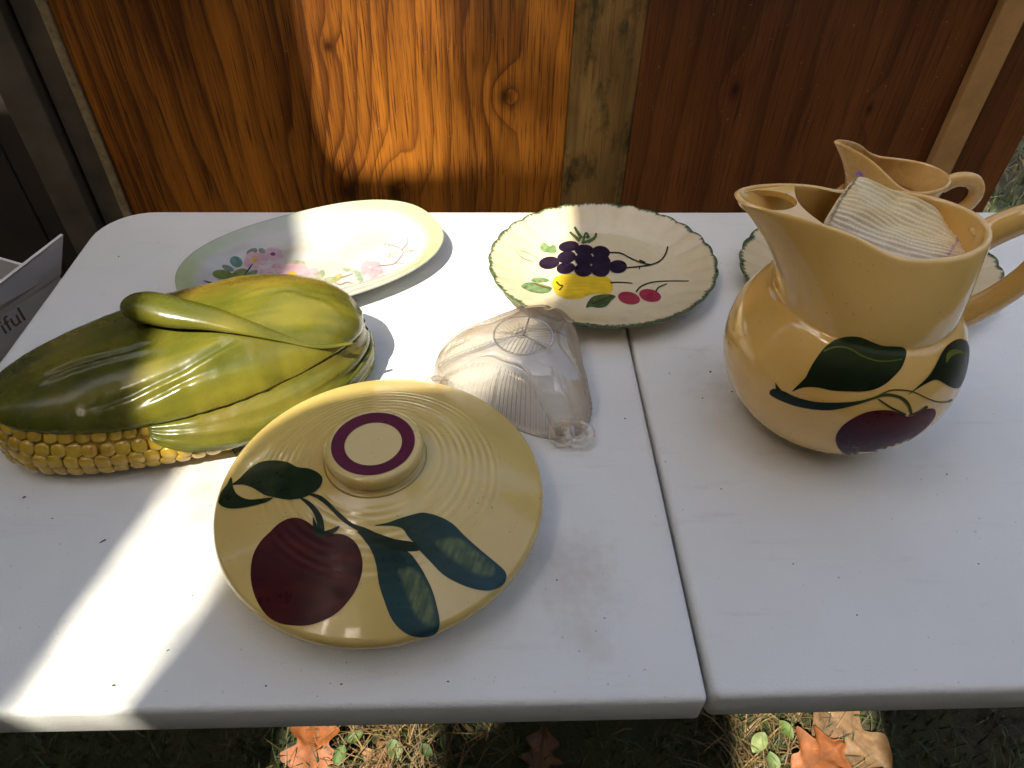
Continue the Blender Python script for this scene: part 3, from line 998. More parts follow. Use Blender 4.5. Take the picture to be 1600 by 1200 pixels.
# ring round the star on top
V, Fc = tube([(GC.x + .0268 * math.cos(2 * math.pi * i / 64), GC.y + .0268 * math.sin(2 * math.pi * i / 64), .0557, .0009, .0008) for i in range(65)], n=8, caps=False)
mesh_obj('star_ring', V, Fc, M['glass'], g_body)
for c in CORN:
    V, Fc = tube([(GC.x, GC.y, .0560, .0007, .0006), (GC.x + .0262 * math.cos(c + .25), GC.y + .0262 * math.sin(c + .25), .0557, .0007, .0006)], n=8)
    mesh_obj('star_rib', V, Fc, M['glass'], g_body)
def loop_handle(c, rr, ax, ay, r0, th):
    pts = []
    for i in range(41):
        t = 2 * math.pi * i / 40
        u, v = ax * math.cos(t), ay * math.sin(t)
        pts.append((c[0] + u * math.cos(th) - v * math.sin(th), c[1] + u * math.sin(th) + v * math.cos(th), c[2] + .003 * math.sin(t), r0, r0 * 1.25))
    return tube(pts, n=14, caps=False)
hc_ = at_z(903, 676, .010)
a_h = CORN[2]
V, Fc = merge(loop_handle((hc_.x, hc_.y, .009), 0, .0115, .0085, .0042, a_h + .5), loop_handle((hc_.x - .014, hc_.y + .002, .008), 0, .0105, .0075, .0042, a_h - .4))
mesh_obj('handle', V, Fc, M['glass_handle'], glass)
hc2 = at_z(683, 597, .010)
V, Fc = merge(loop_handle((hc2.x, hc2.y, .009), 0, .008, .006, .004, 3.0))
mesh_obj('handle', V, Fc, M['glass_handle'], glass)

# ------------------------------------------------------------------ oval china plate with painted flowers
OC, OA, OB, OT = Vector((-.3345, .4845)), .1465, .0920, .513
oval = thing('oval_plate', 'long oval china plate with pink painted blossoms', 'plate', (OC.x, OC.y, 0))
def oval_pt(t, k, z):
    e = 2 / 2.45
    u = math.copysign(abs(math.cos(t)) ** e, math.cos(t)) * OA
    v = math.copysign(abs(math.sin(t)) ** e, math.sin(t)) * OB
    l = math.hypot(u, v)
    f = (l - (1 - max(k, .6)) * .12) / l * min(1, k / .6)
    u, v = u * f, v * f
    return Vector((OC.x + u * math.cos(OT) - v * math.sin(OT), OC.y + u * math.sin(OT) + v * math.cos(OT), z)), u / OA, v / OB
OP = [(.0, .0035), (.5, .0035), (.62, .0005), (.66, .0003), (.69, .0035), (.85, .0135), (.97, .0185), (.992, .0208), (1.0, .0225), (.996, .0234), (.985, .0236), (.96, .0229), (.90, .0208), (.82, .0168), (.74, .0115), (.68, .0090), (.62, .0076), (.6, .0072), (.45, .0068), (.3, .0066), (.15, .0065), (.0, .0065)]
OPs = []
for a, b in zip(OP, OP[1:]):
    for k in range(3):
        OPs.append((a[0] + (b[0] - a[0]) * k / 3, a[1] + (b[1] - a[1]) * k / 3))
OPs.append(OP[-1])
rings, cols = [], []
for i, (k, z) in enumerate(OPs):
    ring = []
    for j in range(200):
        P, u, v = oval_pt(2 * math.pi * j / 200, k, z)
        ring.append(P)
        cr = math.hypot(u, v)
        c = (.46, .455, .42)
        if i > len(OPs) * .4:
            c = mixc(c, (.47, .43, .31), .6 * sstep(.1, .5, .5 + nz(u * 2.2, v * 2.2, 2)) * (1 - sstep(.5, .8, cr)))
            c = mixc(c, (.60, .62, .56), .75 * math.exp(-(((u - .25) / .2) ** 2 + ((v - .55) / .3) ** 2)))
            c = mixc(c, (.60, .50, .56), .75 * math.exp(-(((u + .48) / .28) ** 2 + ((v - .05) / .4) ** 2)))
            c = mixc(c, (.78, .62, .62), .45 * math.exp(-(((u - .5) / .3) ** 2 + ((v + .35) / .4) ** 2)))
            rim = sstep(.78, .9, k) if k > .6 else 0
            ends = sstep(.2, .75, abs(u))
            c = mixc(c, (.37, .43, .23), rim * (.30 + .60 * ends + .15 * nz(u * 3, v * 3)))
        cols.append(c)
    rings.append(ring)
V, Fc = loft(rings)
ov_body = mesh_obj('plate_body', V, Fc, M['plate_vc'], oval, True, cols)
ob = bvh_of(ov_body)
Za, Zb = (270, 300, 6.957), (480, 300, 6.957)
def flower(cx, cy, r, col, Z, petals=5, sq=.62, cen=(.50, .33, .03), rot=.3):
    r *= 1.22
    for k in range(petals):
        a = rot + 2 * math.pi * k / petals
        pc = (cx + math.cos(a) * r * .62, cy + math.sin(a) * r * .62 * sq)
        paint('painted_petal', zm(ellipse_px(pc[0], pc[1], r * .50, r * .38 * sq * 1.3, a * .6, 12), *Z), ob, M['paint'], ov_body,
              lambda x, y, c=col, q=k: mixc(tuple(x * .72 for x in c), (.48, .37, .37), .2 + .25 * (q % 2)), .0003 + .00006 * k, 6, 1)
    if cen:
        paint('painted_flower_centre', zm(ellipse_px(cx, cy, r * .26, r * .24 * sq * 1.3, 0, 10), *Z), ob, M['paint'], ov_body, cen, .0008, 5, 1)
def leafdab(cx, cy, a, b, th, col, Z, lift=.0003):
    paint('painted_leaf', zm(ellipse_px(cx, cy, a * 1.18, b * 1.15, th, 14), *Z), ob, M['paint'], ov_body, lambda x, y: mixc(tuple(c * .75 for c in col), tuple(c * .42 for c in col), .5 + nz(x * .2, y * .2)), lift, 6, 1)
for a in ((690, 760, 62, 50, .5, (.16, .30, .24)), (600, 830, 60, 26, .4, (.22, .30, .22)), (540, 900, 95, 46, .1, (.20, .26, .06)), (730, 880, 75, 36, -.3, (.24, .30, .08)), (640, 985, 70, 40, -.2, (.15, .24, .05)), (790, 940, 60, 34, .6, (.17, .25, .09)), (860, 890, 60, 28, -.5, (.24, .30, .16)), (700, 930, 80, 40, .2, (.14, .22, .07)), (860, 650, 55, 30, -.4, (.28, .32, .26)), (970, 640, 34, 24, .5, (.30, .34, .28)), (1320, 790, 110, 40, -.1, (.52, .54, .34))):
    leafdab(*a, Za)
for a in ((440, 1000, 100, 8, .3), (480, 1015, 90, 7, .1), (830, 840, 60, 7, -1.0), (920, 960, 60, 10, .1), (760, 930, 60, 8, -.9)):
    leafdab(*a, (.07, .065, .07), Za, .0006)
flower(890, 740, 105, (.58, .34, .38), Za)
flower(1090, 680, 90, (.56, .36, .42), Za, 5, .6, (.14, .06, .10))
flower(1010, 880, 70, (.58, .34, .40), Za, 4, .5, None)
flower(1130, 815, 50, (.55, .28, .32), Za, 4, .6, None)
flower(1300, 905, 165, (.62, .36, .37), Za, 5, .62)
flower(1515, 895, 75, (.60, .32, .34), Za, 4, .7, None)
for a in ((140, 910, 60, 34, -.9, (.40, .46, .26)), (230, 970, 80, 36, -.3, (.46, .50, .26)), (320, 940, 60, 26, -.6, (.50, .47, .18)), (450, 850, 62, 20, .2, (.50, .56, .36)), (560, 910, 62, 32, 1.1, (.42, .52, .34)), (860, 575, 40, 16, .6, (.58, .63, .53)), (920, 680, 70, 20, -.4, (.62, .66, .52)), (1120, 635, 75, 14, -.03, (.58, .65, .56))):
    leafdab(*a, Zb)
flower(690, 830, 105, (.60, .36, .38), Zb, 5, .6, None)
flower(750, 860, 60, (.60, .31, .35), Zb, 4, .6, None)
for pts, w in (([(300, 990), (360, 1010), (430, 985), (500, 1000)], 7), ([(360, 935), (430, 915), (500, 890)], 7), ([(760, 810), (850, 800), (940, 785), (1000, 730), (1045, 660), (1010, 620), (950, 590), (880, 575)], 7), ([(1030, 630), (1080, 575), (1095, 540), (1080, 490)], 7), ([(940, 780), (1000, 775), (1060, 780)], 5)):
    paint('painted_twig', stroke_outline(zm(pts, *Zb), w / 6.957 * 1.3, w / 6.957 * .8), ob, M['paint'], ov_body, (.26, .16, .13), .0006, 6, 1)

# ------------------------------------------------------------------ scalloped plates
def scalloped_plate(name, label, c, a, b, th, group, rot=0.0):
    root = thing(name, label, 'plate', (c[0], c[1], 0), group)
    prof = [(.0, .004), (.5, .004), (.56, .0004), (.60, .0004), (.63, .005), (.80, .0125), (.93, .0180), (.985, .0205), (.998, .0222), (1.0, .0236), (.994, .0245), (.98, .0243), (.95, .0232), (.90, .0208), (.84, .0176), (.78, .0145), (.70, .0108), (.64, .0088), (.58, .0078), (.50, .0074), (.35, .0072), (.18, .0071), (.0, .0071)]
    pr = []
    for p, q in zip(prof, prof[1:]):
        for k in range(4):
            pr.append((p[0] + (q[0] - p[0]) * k / 4, p[1] + (q[1] - p[1]) * k / 4))
    pr.append(prof[-1])
    n, fl = 432, 30
    rings, cols = [], []
    top0 = len(pr) * .40
    for i, (k, z) in enumerate(pr):
        ring = []
        for j in range(n):
            t = 2 * math.pi * j / n + rot
            sc = abs(math.sin(t * fl / 2))
            w = sstep(.62, .97, k)
            kk = k * (1 + w * (.013 * sc - .009))
            zz = z + w * (.0013 * sc - .0006)
            u, v = a * kk * math.cos(t), b * kk * math.sin(t)
            ring.append(Vector((c[0] + u * math.cos(th) - v * math.sin(th), c[1] + u * math.sin(th) + v * math.cos(th), zz)))
            cc = mixc((.70, .60, .38), (.58, .45, .26), .45 * w * (.5 + nz(t * 3, k * 3, rot)) + .25 * w * (1 - sc))
            jag = .018 * nz(t * 30, rot + 2, 0) + .018 * nz(t * 80, rot + 5, 1) + .02 * nz(t * 6, rot, 4)
            if i > top0:
                e = sstep(.955, .977, k + jag - .004)
            else:
                e = sstep(.965, .98, k + jag)
            cc = mixc(cc, mixc((.035, .060, .022), (.11, .15, .06), .5 + nz(t * 50, k * 30, 7)), e)
            if nz(t * 5, 3 + rot) > .42 and k > .975:
                cc = mixc(cc, (.16, .06, .02), .6)
            cols.append(cc)
        rings.append(ring)
    V, Fc = loft(rings)
    return root, mesh_obj('plate_body', V, Fc, M['plate_vc'], root, True, cols)
fruit, fr_body = scalloped_plate('fruit_plate', 'scalloped cream plate with green rim painted with grapes, pear and cherries', (-.017, .471), .127, .1185, .267, 'scalloped green-rimmed plates')
pb = bvh_of(fr_body)
Z6 = (750, 300, 4.103)
for k, (x, y, ax, ay) in enumerate(((568, 350, 62, 33), (668, 375, 55, 33), (775, 388, 55, 35), (555, 420, 55, 38), (668, 435, 58, 40), (775, 450, 57, 42), (550, 490, 57, 36), (663, 502, 53, 40), (770, 500, 58, 40), (443, 457, 60, 38), (883, 482, 56, 38))):
    paint('painted_grape', zm(ellipse_px(x, y, ax * (1.06 + .05 * (k % 2)), ay * (1.04 + .07 * (k % 3)), .14 * (k % 3 - 1), 18), *Z6), pb, M['paint'], fr_body, lambda X, Y: mixc((.010, .006, .016), (.03, .016, .035), .5 + nz(X * .15, Y * .2)), .0004 + .00005 * k, 7, 1)
def pear_col(x, y):
    return mixc((.70, .48, .025), (.60, .40, .02), .5 + nz(x * .08, y * .1))
paint('painted_pear', zm([(462, 590), (478, 550), (530, 532), (600, 525), (700, 540), (790, 540), (835, 560), (850, 600), (845, 640), (800, 655), (730, 655), (680, 670), (640, 685), (570, 687), (510, 668), (475, 632)], *Z6), pb, M['paint'], fr_body, pear_col, .0003)
for (x, y) in ((955, 682), (1090, 665)):
    paint('painted_cherry', zm(ellipse_px(x, y, 72, 40, .22, 18), *Z6), pb, M['paint'], fr_body, lambda X, Y: mixc((.26, .022, .045), (.33, .04, .06), .5 + nz(X * .1, Y * .1)), .0004, 6, 1)
DK = (.025, .028, .014)
for pts, w0, w1 in (([(830, 392), (900, 395), (960, 425), (1030, 455), (1090, 468)], 9, 7), ([(940, 488), (1030, 480), (1110, 465), (1160, 440), (1190, 400), (1205, 352)], 8, 11), ([(1022, 485), (1022, 500)], 9, 7), ([(1020, 440), (1060, 455)], 10, 8), ([(835, 585), (900, 582), (975, 588)], 9, 5), ([(1000, 645), (1030, 610), (1090, 585), (1180, 575), (1340, 573)], 11, 4), ([(1125, 645), (1145, 615), (1200, 592)], 11, 6), ([(488, 578), (510, 600), (530, 605), (508, 633)], 9, 7)):
    paint('painted_stem', stroke_outline(zm(pts, *Z6), w0 / 4.1, w1 / 4.1), pb, M['paint'], fr_body, DK, .0009, 6, 1)
def gl(c1, c2):
    return lambda x, y: mixc(c1, c2, sstep(-.4, .5, nz(x * .14, y * .25)))
paint('painted_leaf', zm([(680, 745), (690, 710), (720, 675), (770, 660), (830, 658), (870, 672), (840, 700), (810, 735), (760, 745), (710, 738)], *Z6), pb, M['paint'], fr_body, gl((.035, .06, .02), (.10, .14, .04)), .0005, 6)
paint('painted_leaf', zm([(262, 607), (290, 585), (340, 582), (400, 592), (460, 615), (440, 645), (390, 652), (330, 642), (290, 625)], *Z6), pb, M['paint'], fr_body, gl((.08, .14, .05), (.22, .30, .13)), .0005, 6)
paint('painted_leaf', zm([(328, 570), (345, 552), (400, 550), (448, 570), (400, 582), (350, 580)], *Z6), pb, M['paint'], fr_body, gl((.10, .17, .06), (.25, .32, .16)), .0005, 6)
paint('painted_leaf', zm([(385, 360), (400, 325), (430, 337), (448, 352), (470, 337), (490, 360), (490, 385), (465, 398), (440, 390), (405, 385)], *Z6), pb, M['paint'], fr_body, gl((.10, .18, .05), (.27, .36, .17)), .0005, 6)
for pts in ([(575, 258), (605, 285), (640, 315)], [(605, 225), (625, 260), (652, 300)], [(655, 332), (668, 295), (680, 268), (695, 300)], [(745, 265), (735, 295), (690, 322)], [(690, 320), (655, 325)]):
    paint('painted_leaf', stroke_outline(zm(pts, *Z6), 3.2, 6.0), pb, M['paint'], fr_body, gl((.04, .07, .02), (.10, .15, .05)), .0006, 6, 1)
for pts, c in (([(345, 590), (400, 610), (450, 622)], (.14, .05, .02)), ([(720, 720), (770, 700), (840, 672)], (.07, .03, .012)), ([(235, 390), (270, 425), (340, 450)], (.34, .33, .18)), ([(250, 375), (310, 395), (370, 430)], (.40, .38, .22))):
    paint('painted_vein', stroke_outline(zm(pts, *Z6), 1.7, 1.3), pb, M['paint'], fr_body, c, .0011, 6, 1)
plate2, pl2_body = scalloped_plate('side_plate', 'scalloped cream plate with dark green rim half hidden behind the large pitcher', (.279, .462), .150, .118, .3, 'scalloped green-rimmed plates', 1.3)

# ------------------------------------------------------------------ pitchers
def make_pitcher(root, mat, c, belly_r, belly_zc, flat, neck_z, rim_fn, rim_z, n=160, wall=.0045, depth=.09, ease=1.6):
    """belly of revolution that creases into a neck whose rim runs out into a spout (towards -x)"""
    prof = []
    zb = .0008
    ph0 = math.asin(max(-1, min(1, (zb - belly_zc) / (belly_r * flat))))
    rb = belly_r * math.cos(ph0)
    rings = []
    def circ(r, z):
        return [Vector((c[0] + r * math.cos(2 * math.pi * j / n), c[1] + r * math.sin(2 * math.pi * j / n), z)) for j in range(n)]
    rings.append(circ(rb * .84, .0035))
    rings.append(circ(rb * .90, .0006))
    rings.append(circ(rb * .965, .0004))
    ph1 = math.asin((neck_z - belly_zc) / (belly_r * flat))
    m = 40
    for i in range(m + 1):
        ph = ph0 + .04 + (ph1 - ph0 - .04) * i / m
        rings.append(circ(belly_r * math.cos(ph), belly_zc + belly_r * flat * math.sin(ph)))
    rn = belly_r * math.cos(ph1)
    base = rings[-1]
    # soft crease
    rings.append(circ(rn - .0022, neck_z + .0008))
    k = 36
    def neck_ring(t, off=0.0):
        ring = []
        for j in range(n):
            th = 2 * math.pi * j / n
            R0 = rn - .0030
            x1, y1 = rim_fn(th)
            x0, y0 = R0 * math.cos(th), R0 * math.sin(th)
            e = t ** ease
            x, y = x0 + (x1 - x0) * e, y0 + (y1 - y0) * e
            if off:
                l = math.hypot(x, y)
                x, y = x * (l - off) / l, y * (l - off) / l
            z = neck_z + .0025 + (rim_z(th) - neck_z - .0025) * t
            ring.append(Vector((c[0] + x, c[1] + y, z)))
        return ring
    for i in range(k + 1):
        rings.append(neck_ring(i / k))
    def lift(ring, dz):
        return [v + Vector((0, 0, dz)) for v in ring]
    rings.append(lift(neck_ring(1, wall * .25), .0014))
    rings.append(lift(neck_ring(1, wall * .55), .0018))
    rings.append(lift(neck_ring(1, wall * .85), .0010))
    for i in range(k, -1, -2):
        rings.append(neck_ring(i / k, wall))
    for i in range(m, 6, -3):
        ph = ph0 + (ph1 - ph0) * i / m
        rings.append(circ((belly_r - wall) * math.cos(ph), belly_zc + (belly_r - wall) * flat * math.sin(ph)))
    V, Fc = loft(rings, True, True, True)
    return mesh_obj('body', V, Fc, mat, root, True, sharp=50)

PC = (.152, .2595)
pit = thing('large_pitcher', 'large round-bellied ochre pitcher painted with a red apple and green leaves', 'pitcher', (*PC, 0))
def rim_big(th):
    ct, st = math.cos(th), math.sin(th)
    ax = .070 if ct > 0 else .060
    x, y = ax * ct, .0545 * st + .003
    # spout: pull out towards -x
    d = abs((th - math.pi + math.pi) % (2 * math.pi) - math.pi)
    g = math.exp(-(d / .66) ** 3.0)
    x -= .058 * g
    y *= 1 - .10 * math.exp(-(d / .9) ** 2)
    return x, y + .006 * g
def rimz_big(th):
    d = abs((th - math.pi + math.pi) % (2 * math.pi) - math.pi)
    return .1955 + .0175 * math.exp(-(d / .95) ** 4) + .002 * max(0, math.cos(th)) ** 2 - .002 * math.sin(th)
pit_body = make_pitcher(pit, M['ochre_pitcher'], PC, .094, .0785, .92, .134, rim_big, rimz_big, 160, .0056)
# ice lip: the bridge over the spout with its pouring hole
lipo = []
for i in range(0, 61):
    th = math.pi - .66 + 1.32 * i / 60
    x, y = rim_big(th)
    l = math.hypot(x, y)
    lipo.append((x * (l - .0034) / l, y * (l - .0034) / l))
a_, b_ = lipo[-1], lipo[0]
for i in range(1, 16):          # inner edge of the bridge, bowed towards the spout
    t = i / 16
    lipo.append((a_[0] + (b_[0] - a_[0]) * t - .007 * math.sin(math.pi * t), a_[1] + (b_[1] - a_[1]) * t))
hole = [(-.0925 + .0195 * math.cos(t) , .0090 + .0150 * math.sin(t)) for t in [2 * math.pi * i / 28 for i in range(28)]]
P2, T = fill(lipo, [hole], .006)
def lip_z(x, y):
    th = math.atan2(y, x)
    return rimz_big(th if th > 0 else th + 2 * math.pi) - .0002 - .0016 * (1 - min(1, ((x + .085) / .03) ** 2))
top = [Vector((PC[0] + x, PC[1] + y, lip_z(x, y))) for x, y in P2]
bot = [v - Vector((0, 0, .0045)) for v in top]
nb = len(top)
ec = {}
for t in T:
    for a, b in ((t[0], t[1]), (t[1], t[2]), (t[2], t[0])):
        ec[(min(a, b), max(a, b))] = ec.get((min(a, b), max(a, b)), 0) + 1
Fc = [tuple(t) for t in T] + [tuple(i + nb for i in t[::-1]) for t in T] + [(a, b, b + nb, a + nb) for (a, b), k in ec.items() if k == 1]
mesh_obj('ice_lip', top + bot, Fc, M['ochre_pitcher'], pit, True, sharp=45)
hpth = catmull([(.0705, .003, .1800, .0125, .0092), (.084, .003, .1920, .0125, .0098), (.104, .003, .2005, .0118, .0088), (.124, .003, .1925, .0115, .0085), (.1325, .003, .172, .0115, .0085), (.127, .003, .148, .0115, .0086), (.111, .003, .125, .012, .009), (.094, .003, .110, .0135, .0100), (.080, .002, .1005, .016, .012)], 8)
V, Fc = tube([(PC[0] + p[0], PC[1] + p[1], *p[2:]) for p in hpth], up=Vector((0, 1, 0)), n=24)
pit_handle = mesh_obj('handle', V, Fc, M['ochre_pitcher'], pit)
pbv = bvh_of(pit_body)
Zp = (1120, 380, 3.53)
PG = (.010, .018, .006)
def pl_col(x, y):
    return mixc((.030, .045, .014), PG, sstep(545, 590, y - .12 * (x - 1300)))  # paler upper part: gloss painted into the leaf colour
paint('painted_leaf', zm([(415, 818), (450, 780), (490, 740), (510, 700), (545, 640), (600, 570), (660, 530), (720, 514), (790, 517), (860, 545), (920, 565), (990, 568), (1030, 575), (1045, 600), (1035, 645), (1015, 690), (975, 735), (930, 775), (870, 805), (800, 817), (720, 815), (640, 812), (560, 795), (500, 793), (460, 800)], *Zp), pbv, M['paint'], pit_body, pl_col, .0004)
paint('leaf_highlight', stroke_outline(zm([(590, 595), (640, 575), (690, 572), (740, 585), (800, 620), (870, 645), (940, 650), (1020, 640)], *Zp), 3.2, 2.0), pbv, M['paint'], pit_body, (.13, .17, .025), .0006, 6, 1)  # gloss streak drawn as a yellow-green stroke
paint('painted_stem', zm([(292, 828), (300, 808), (330, 803), (380, 820), (430, 845), (500, 865), (560, 875), (640, 878), (730, 875), (800, 865), (860, 848), (920, 828), (980, 832), (1030, 850), (1060, 880), (1078, 930), (1062, 938), (1050, 895), (1015, 862), (975, 848), (920, 845), (860, 862), (790, 885), (700, 908), (620, 920), (530, 915), (440, 898), (360, 870), (310, 845)], *Zp), pbv, M['paint'], pit_body, lambda x, y: mixc((.014, .026, .018), (.075, .085, .018), sstep(1310, 1380, x)), .0004, 6)
paint('painted_stem', zm([(323, 766), (340, 790), (362, 815), (330, 812)], *Zp), pbv, M['paint'], pit_body, PG, .0005, 6, 1)
paint('painted_stem', stroke_outline(zm([(890, 840), (950, 813), (1010, 808), (1080, 818), (1150, 850), (1210, 872), (1270, 875), (1300, 860)], *Zp), 2.4, 1.6), pbv, M['paint'], pit_body, (.085, .09, .022), .0005, 6, 1)
paint('painted_leaf', zm([(1052, 838), (1100, 795), (1150, 750), (1190, 700), (1220, 640), (1255, 580), (1300, 540), (1340, 528), (1375, 540), (1390, 580), (1388, 640), (1372, 720), (1348, 780), (1325, 800), (1285, 792), (1240, 765), (1205, 752), (1160, 770), (1100, 805)], *Zp), pbv, M['paint'], pit_body, lambda x, y: mixc(PG, (.05, .065, .05), sstep(1480, 1515, x)), .0004, 6)
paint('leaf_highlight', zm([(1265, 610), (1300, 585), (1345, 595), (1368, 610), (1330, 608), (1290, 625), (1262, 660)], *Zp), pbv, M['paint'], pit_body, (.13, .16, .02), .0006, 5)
def ap2(x, y):
    return mixc(mixc((.095, .010, .016), (.048, .010, .026), sstep(650, 700, y + .25 * (1400 - x))), (.11, .02, .03), .4 * sstep(0, .5, nz(x * .03, y * .05)))
paint('painted_apple', zm([(655, 1090), (665, 1045), (700, 1000), (760, 960), (830, 930), (900, 920), (960, 922), (1010, 938), (1050, 955), (1090, 945), (1140, 918), (1190, 910), (1206, 930), (1195, 970), (1150, 1020), (1080, 1075), (1000, 1120), (900, 1150), (800, 1168), (720, 1165), (680, 1140)], *Zp), pbv, M['paint'], pit_body, ap2, .0003)
for pts in ([(888, 858), (960, 905), (1040, 945)], [(1055, 948), (1120, 925), (1160, 898)]):
    paint('painted_calyx', stroke_outline(zm(pts, *Zp), 2.2, 4.0), pbv, M['paint'], pit_body, (.05, .06, .018), .0006, 6, 1)
paint('painted_leaf', zm(ellipse_px(1418, 790, 56, 16, -.1, 16), 1360, 200, 6.667) if False else ellipse_px(1571, 317, 13, 4.5, -.08, 16), bvh_of(pit_handle), M['paint'], pit_handle, PG, .0005, 3, 1)

# smaller creamer behind, standing on the far plate
CC = (.290, .502)
cre = thing('small_creamer', 'smaller plain ochre creamer jug behind the large pitcher', 'creamer', (*CC, .0075))
def rim_small(th):
    ct, st = math.cos(th), math.sin(th)
    x, y = (.058 if ct > 0 else .044) * ct, .041 * st
    d = abs((th - math.pi + math.pi) % (2 * math.pi) - math.pi)
    x -= .034 * math.exp(-(d / .55) ** 2)
    y *= 1 - .35 * math.exp(-(d / .8) ** 2)
    return x, y
def rimz_small(th):
    d = abs((th - math.pi + math.pi) % (2 * math.pi) - math.pi)
    return .098 + .038 * math.exp(-(d / 1.0) ** 2.2) + .002 * max(0, math.cos(th))
cre_body = make_pitcher(cre, M['ochre_creamer'], CC, .060, .042, .78, .070, rim_small, rimz_small, 120, .004, .06)
for v in cre_body.data.vertices:
    v.co.z += .0085
hpth = catmull([(.0565, 0, .0955, .0085, .0065), (.070, 0, .1035, .0082, .0062), (.088, 0, .1015, .008, .006), (.0985, 0, .088, .008, .006), (.095, 0, .072, .008, .006), (.078, 0, .058, .0085, .0065), (.056, 0, .050, .010, .008)], 7)
V, Fc = tube([(CC[0] + p[0], CC[1] + p[1], *p[2:]) for p in hpth], up=Vector((0, 1, 0)), n=20)
mesh_obj('handle', V, Fc, M['ochre_creamer'], cre)

# ------------------------------------------------------------------ dish cloth stuffed into the pitcher
def mat_cloth():
    t = NT('ribbed_cloth')
    a = t.n('ShaderNodeVertexColor', layer_name='Col')
    p = t.pos()
    c = t.mix(t.ramp(t.noise(p, 700, 2), [(.35, 0.0), (.7, .4)]), a.outputs[0], t.mix(1.0, a.outputs[0], (.6, .56, .5), 'MULTIPLY'))
    t.set(Base_Color=c, Roughness=.95, Specular_IOR_Level=.15)
    t.bump(t.noise(p, 900, 2), .5, .001)
    return t.m
M['cloth'] = mat_cloth()
# corner points of the folded cloth: seen pixel and depth (world y)
ctl = [[(1344, 272, .300), (1400, 292, .300), (1460, 326, .294), (1512, 372, .284)],
       [(1322, 302, .278), (1380, 326, .277), (1446, 355, .272), (1518, 388, .266)],
       [(1304, 335, .258), (1362, 360, .256), (1436, 385, .252), (1512, 402, .250)],
       [(1290, 372, .246), (1350, 402, .240), (1430, 425, .236), (1500, 430, .240)]]
ctl = [[at_y(*q) for q in row] for row in ctl]
NU, NVv = 96, 120
def cloth_pt(u, v):
    rows = []
    for row in ctl:
        rows.append(Vector(cat1([tuple(p) for p in row], u)))
    return Vector(cat1([tuple(p) for p in rows], v))
def cat1(P, t):
    n = len(P) - 1
    x = min(max(t, 0), 1) * n
    i = min(int(x), n - 1)
    f = x - i
    a, b, c, d = P[max(i - 1, 0)], P[i], P[i + 1], P[min(i + 2, n)]
    return tuple(0.5 * ((2 * b[q]) + (-a[q] + c[q]) * f + (2 * a[q] - 5 * b[q] + 4 * c[q] - d[q]) * f * f + (-a[q] + 3 * b[q] - 3 * c[q] + d[q]) * f ** 3) for q in range(3))
topr, botr, cols, cols2 = [], [], [], []
for j in range(NVv + 1):
    v = j / NVv
    r1, r2 = [], []
    for i in range(NU + 1):
        u = i / NU
        P = cloth_pt(u, v)
        du = cloth_pt(min(u + .02, 1), v) - cloth_pt(max(u - .02, 0), v)
        dv = cloth_pt(u, min(v + .02, 1)) - cloth_pt(u, max(v - .02, 0))
        nn = du.cross(dv).normalized()
        if nn.dot(CAM - P) < 0:
            nn = -nn
        rib = .0006 * math.sin(v * 2 * math.pi * 17 + .7 * nz(u * 3, v * 3)) * (.7 + .3 * math.sin(u * 60 * 2 * math.pi))
        edge = .0035 * (1 - sstep(0, .06, min(v, 1))) + .003 * (1 - sstep(0, .05, 1 - u))
        wob = .0045 * nz(u * 2.6, v * 2.2, 4) + .0015 * nz(u * 9, v * 7, 2)
        fray = .0016 * nz(v * 60, 3) * (1 - sstep(0, .03, u))
        r1.append(P + nn * (rib - edge + wob) + du.normalized() * fray)
        r2.append(P - nn * .009)
        c = mixc((1.0, .86, .54), (.90, .70, .36), .5 + nz(u * 4, v * 5, 2))
        c = mixc(c, (.92, .84, .70), sstep(.4, .85, v) * .75)
        st = (nz(u * 200, v * 3, 8) > -.15)
        if v < .035 or u > .955:
            c = mixc(c, (.62, .34, .58), .75 if st else .2)
        if u > .975 or v < .012:
            c = (.72, .64, .72)
        if abs(u - .86 + .05 * (v - .5)) < .008 and v > .25:
            c = mixc(c, (.58, .28, .48), .7 if st else .3)
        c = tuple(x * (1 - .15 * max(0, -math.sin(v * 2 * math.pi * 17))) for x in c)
        cols.append(c)
        cols2.append(c)
    topr.append(r1)
    botr.append(r2)
V1, F1 = loft(topr, False)
V2, F2 = loft([r for r in botr], False)
F2 = [tuple(t[::-1]) for t in F2]
K = len(V1)
n1 = NU + 1
edge_i = [i for i in range(n1)] + [j * n1 + NU for j in range(1, NVv + 1)] + [NVv * n1 + i for i in range(NU - 1, -1, -1)] + [j * n1 for j in range(NVv - 1, 0, -1)]
E1 = [(edge_i[i], edge_i[(i + 1) % len(edge_i)], K + edge_i[(i + 1) % len(edge_i)], K + edge_i[i]) for i in range(len(edge_i))]
V, Fc = merge((V1, F1), (V2, F2))
cloth_c = cloth_pt(.5, .5)
cloth = thing('dish_cloth', 'folded ribbed cream cloth with pink stitched edge stuffed in large pitcher', 'cloth', cloth_c)
mesh_obj('cloth_fold', V, Fc + E1, M['cloth'], cloth, True, cols + cols2)
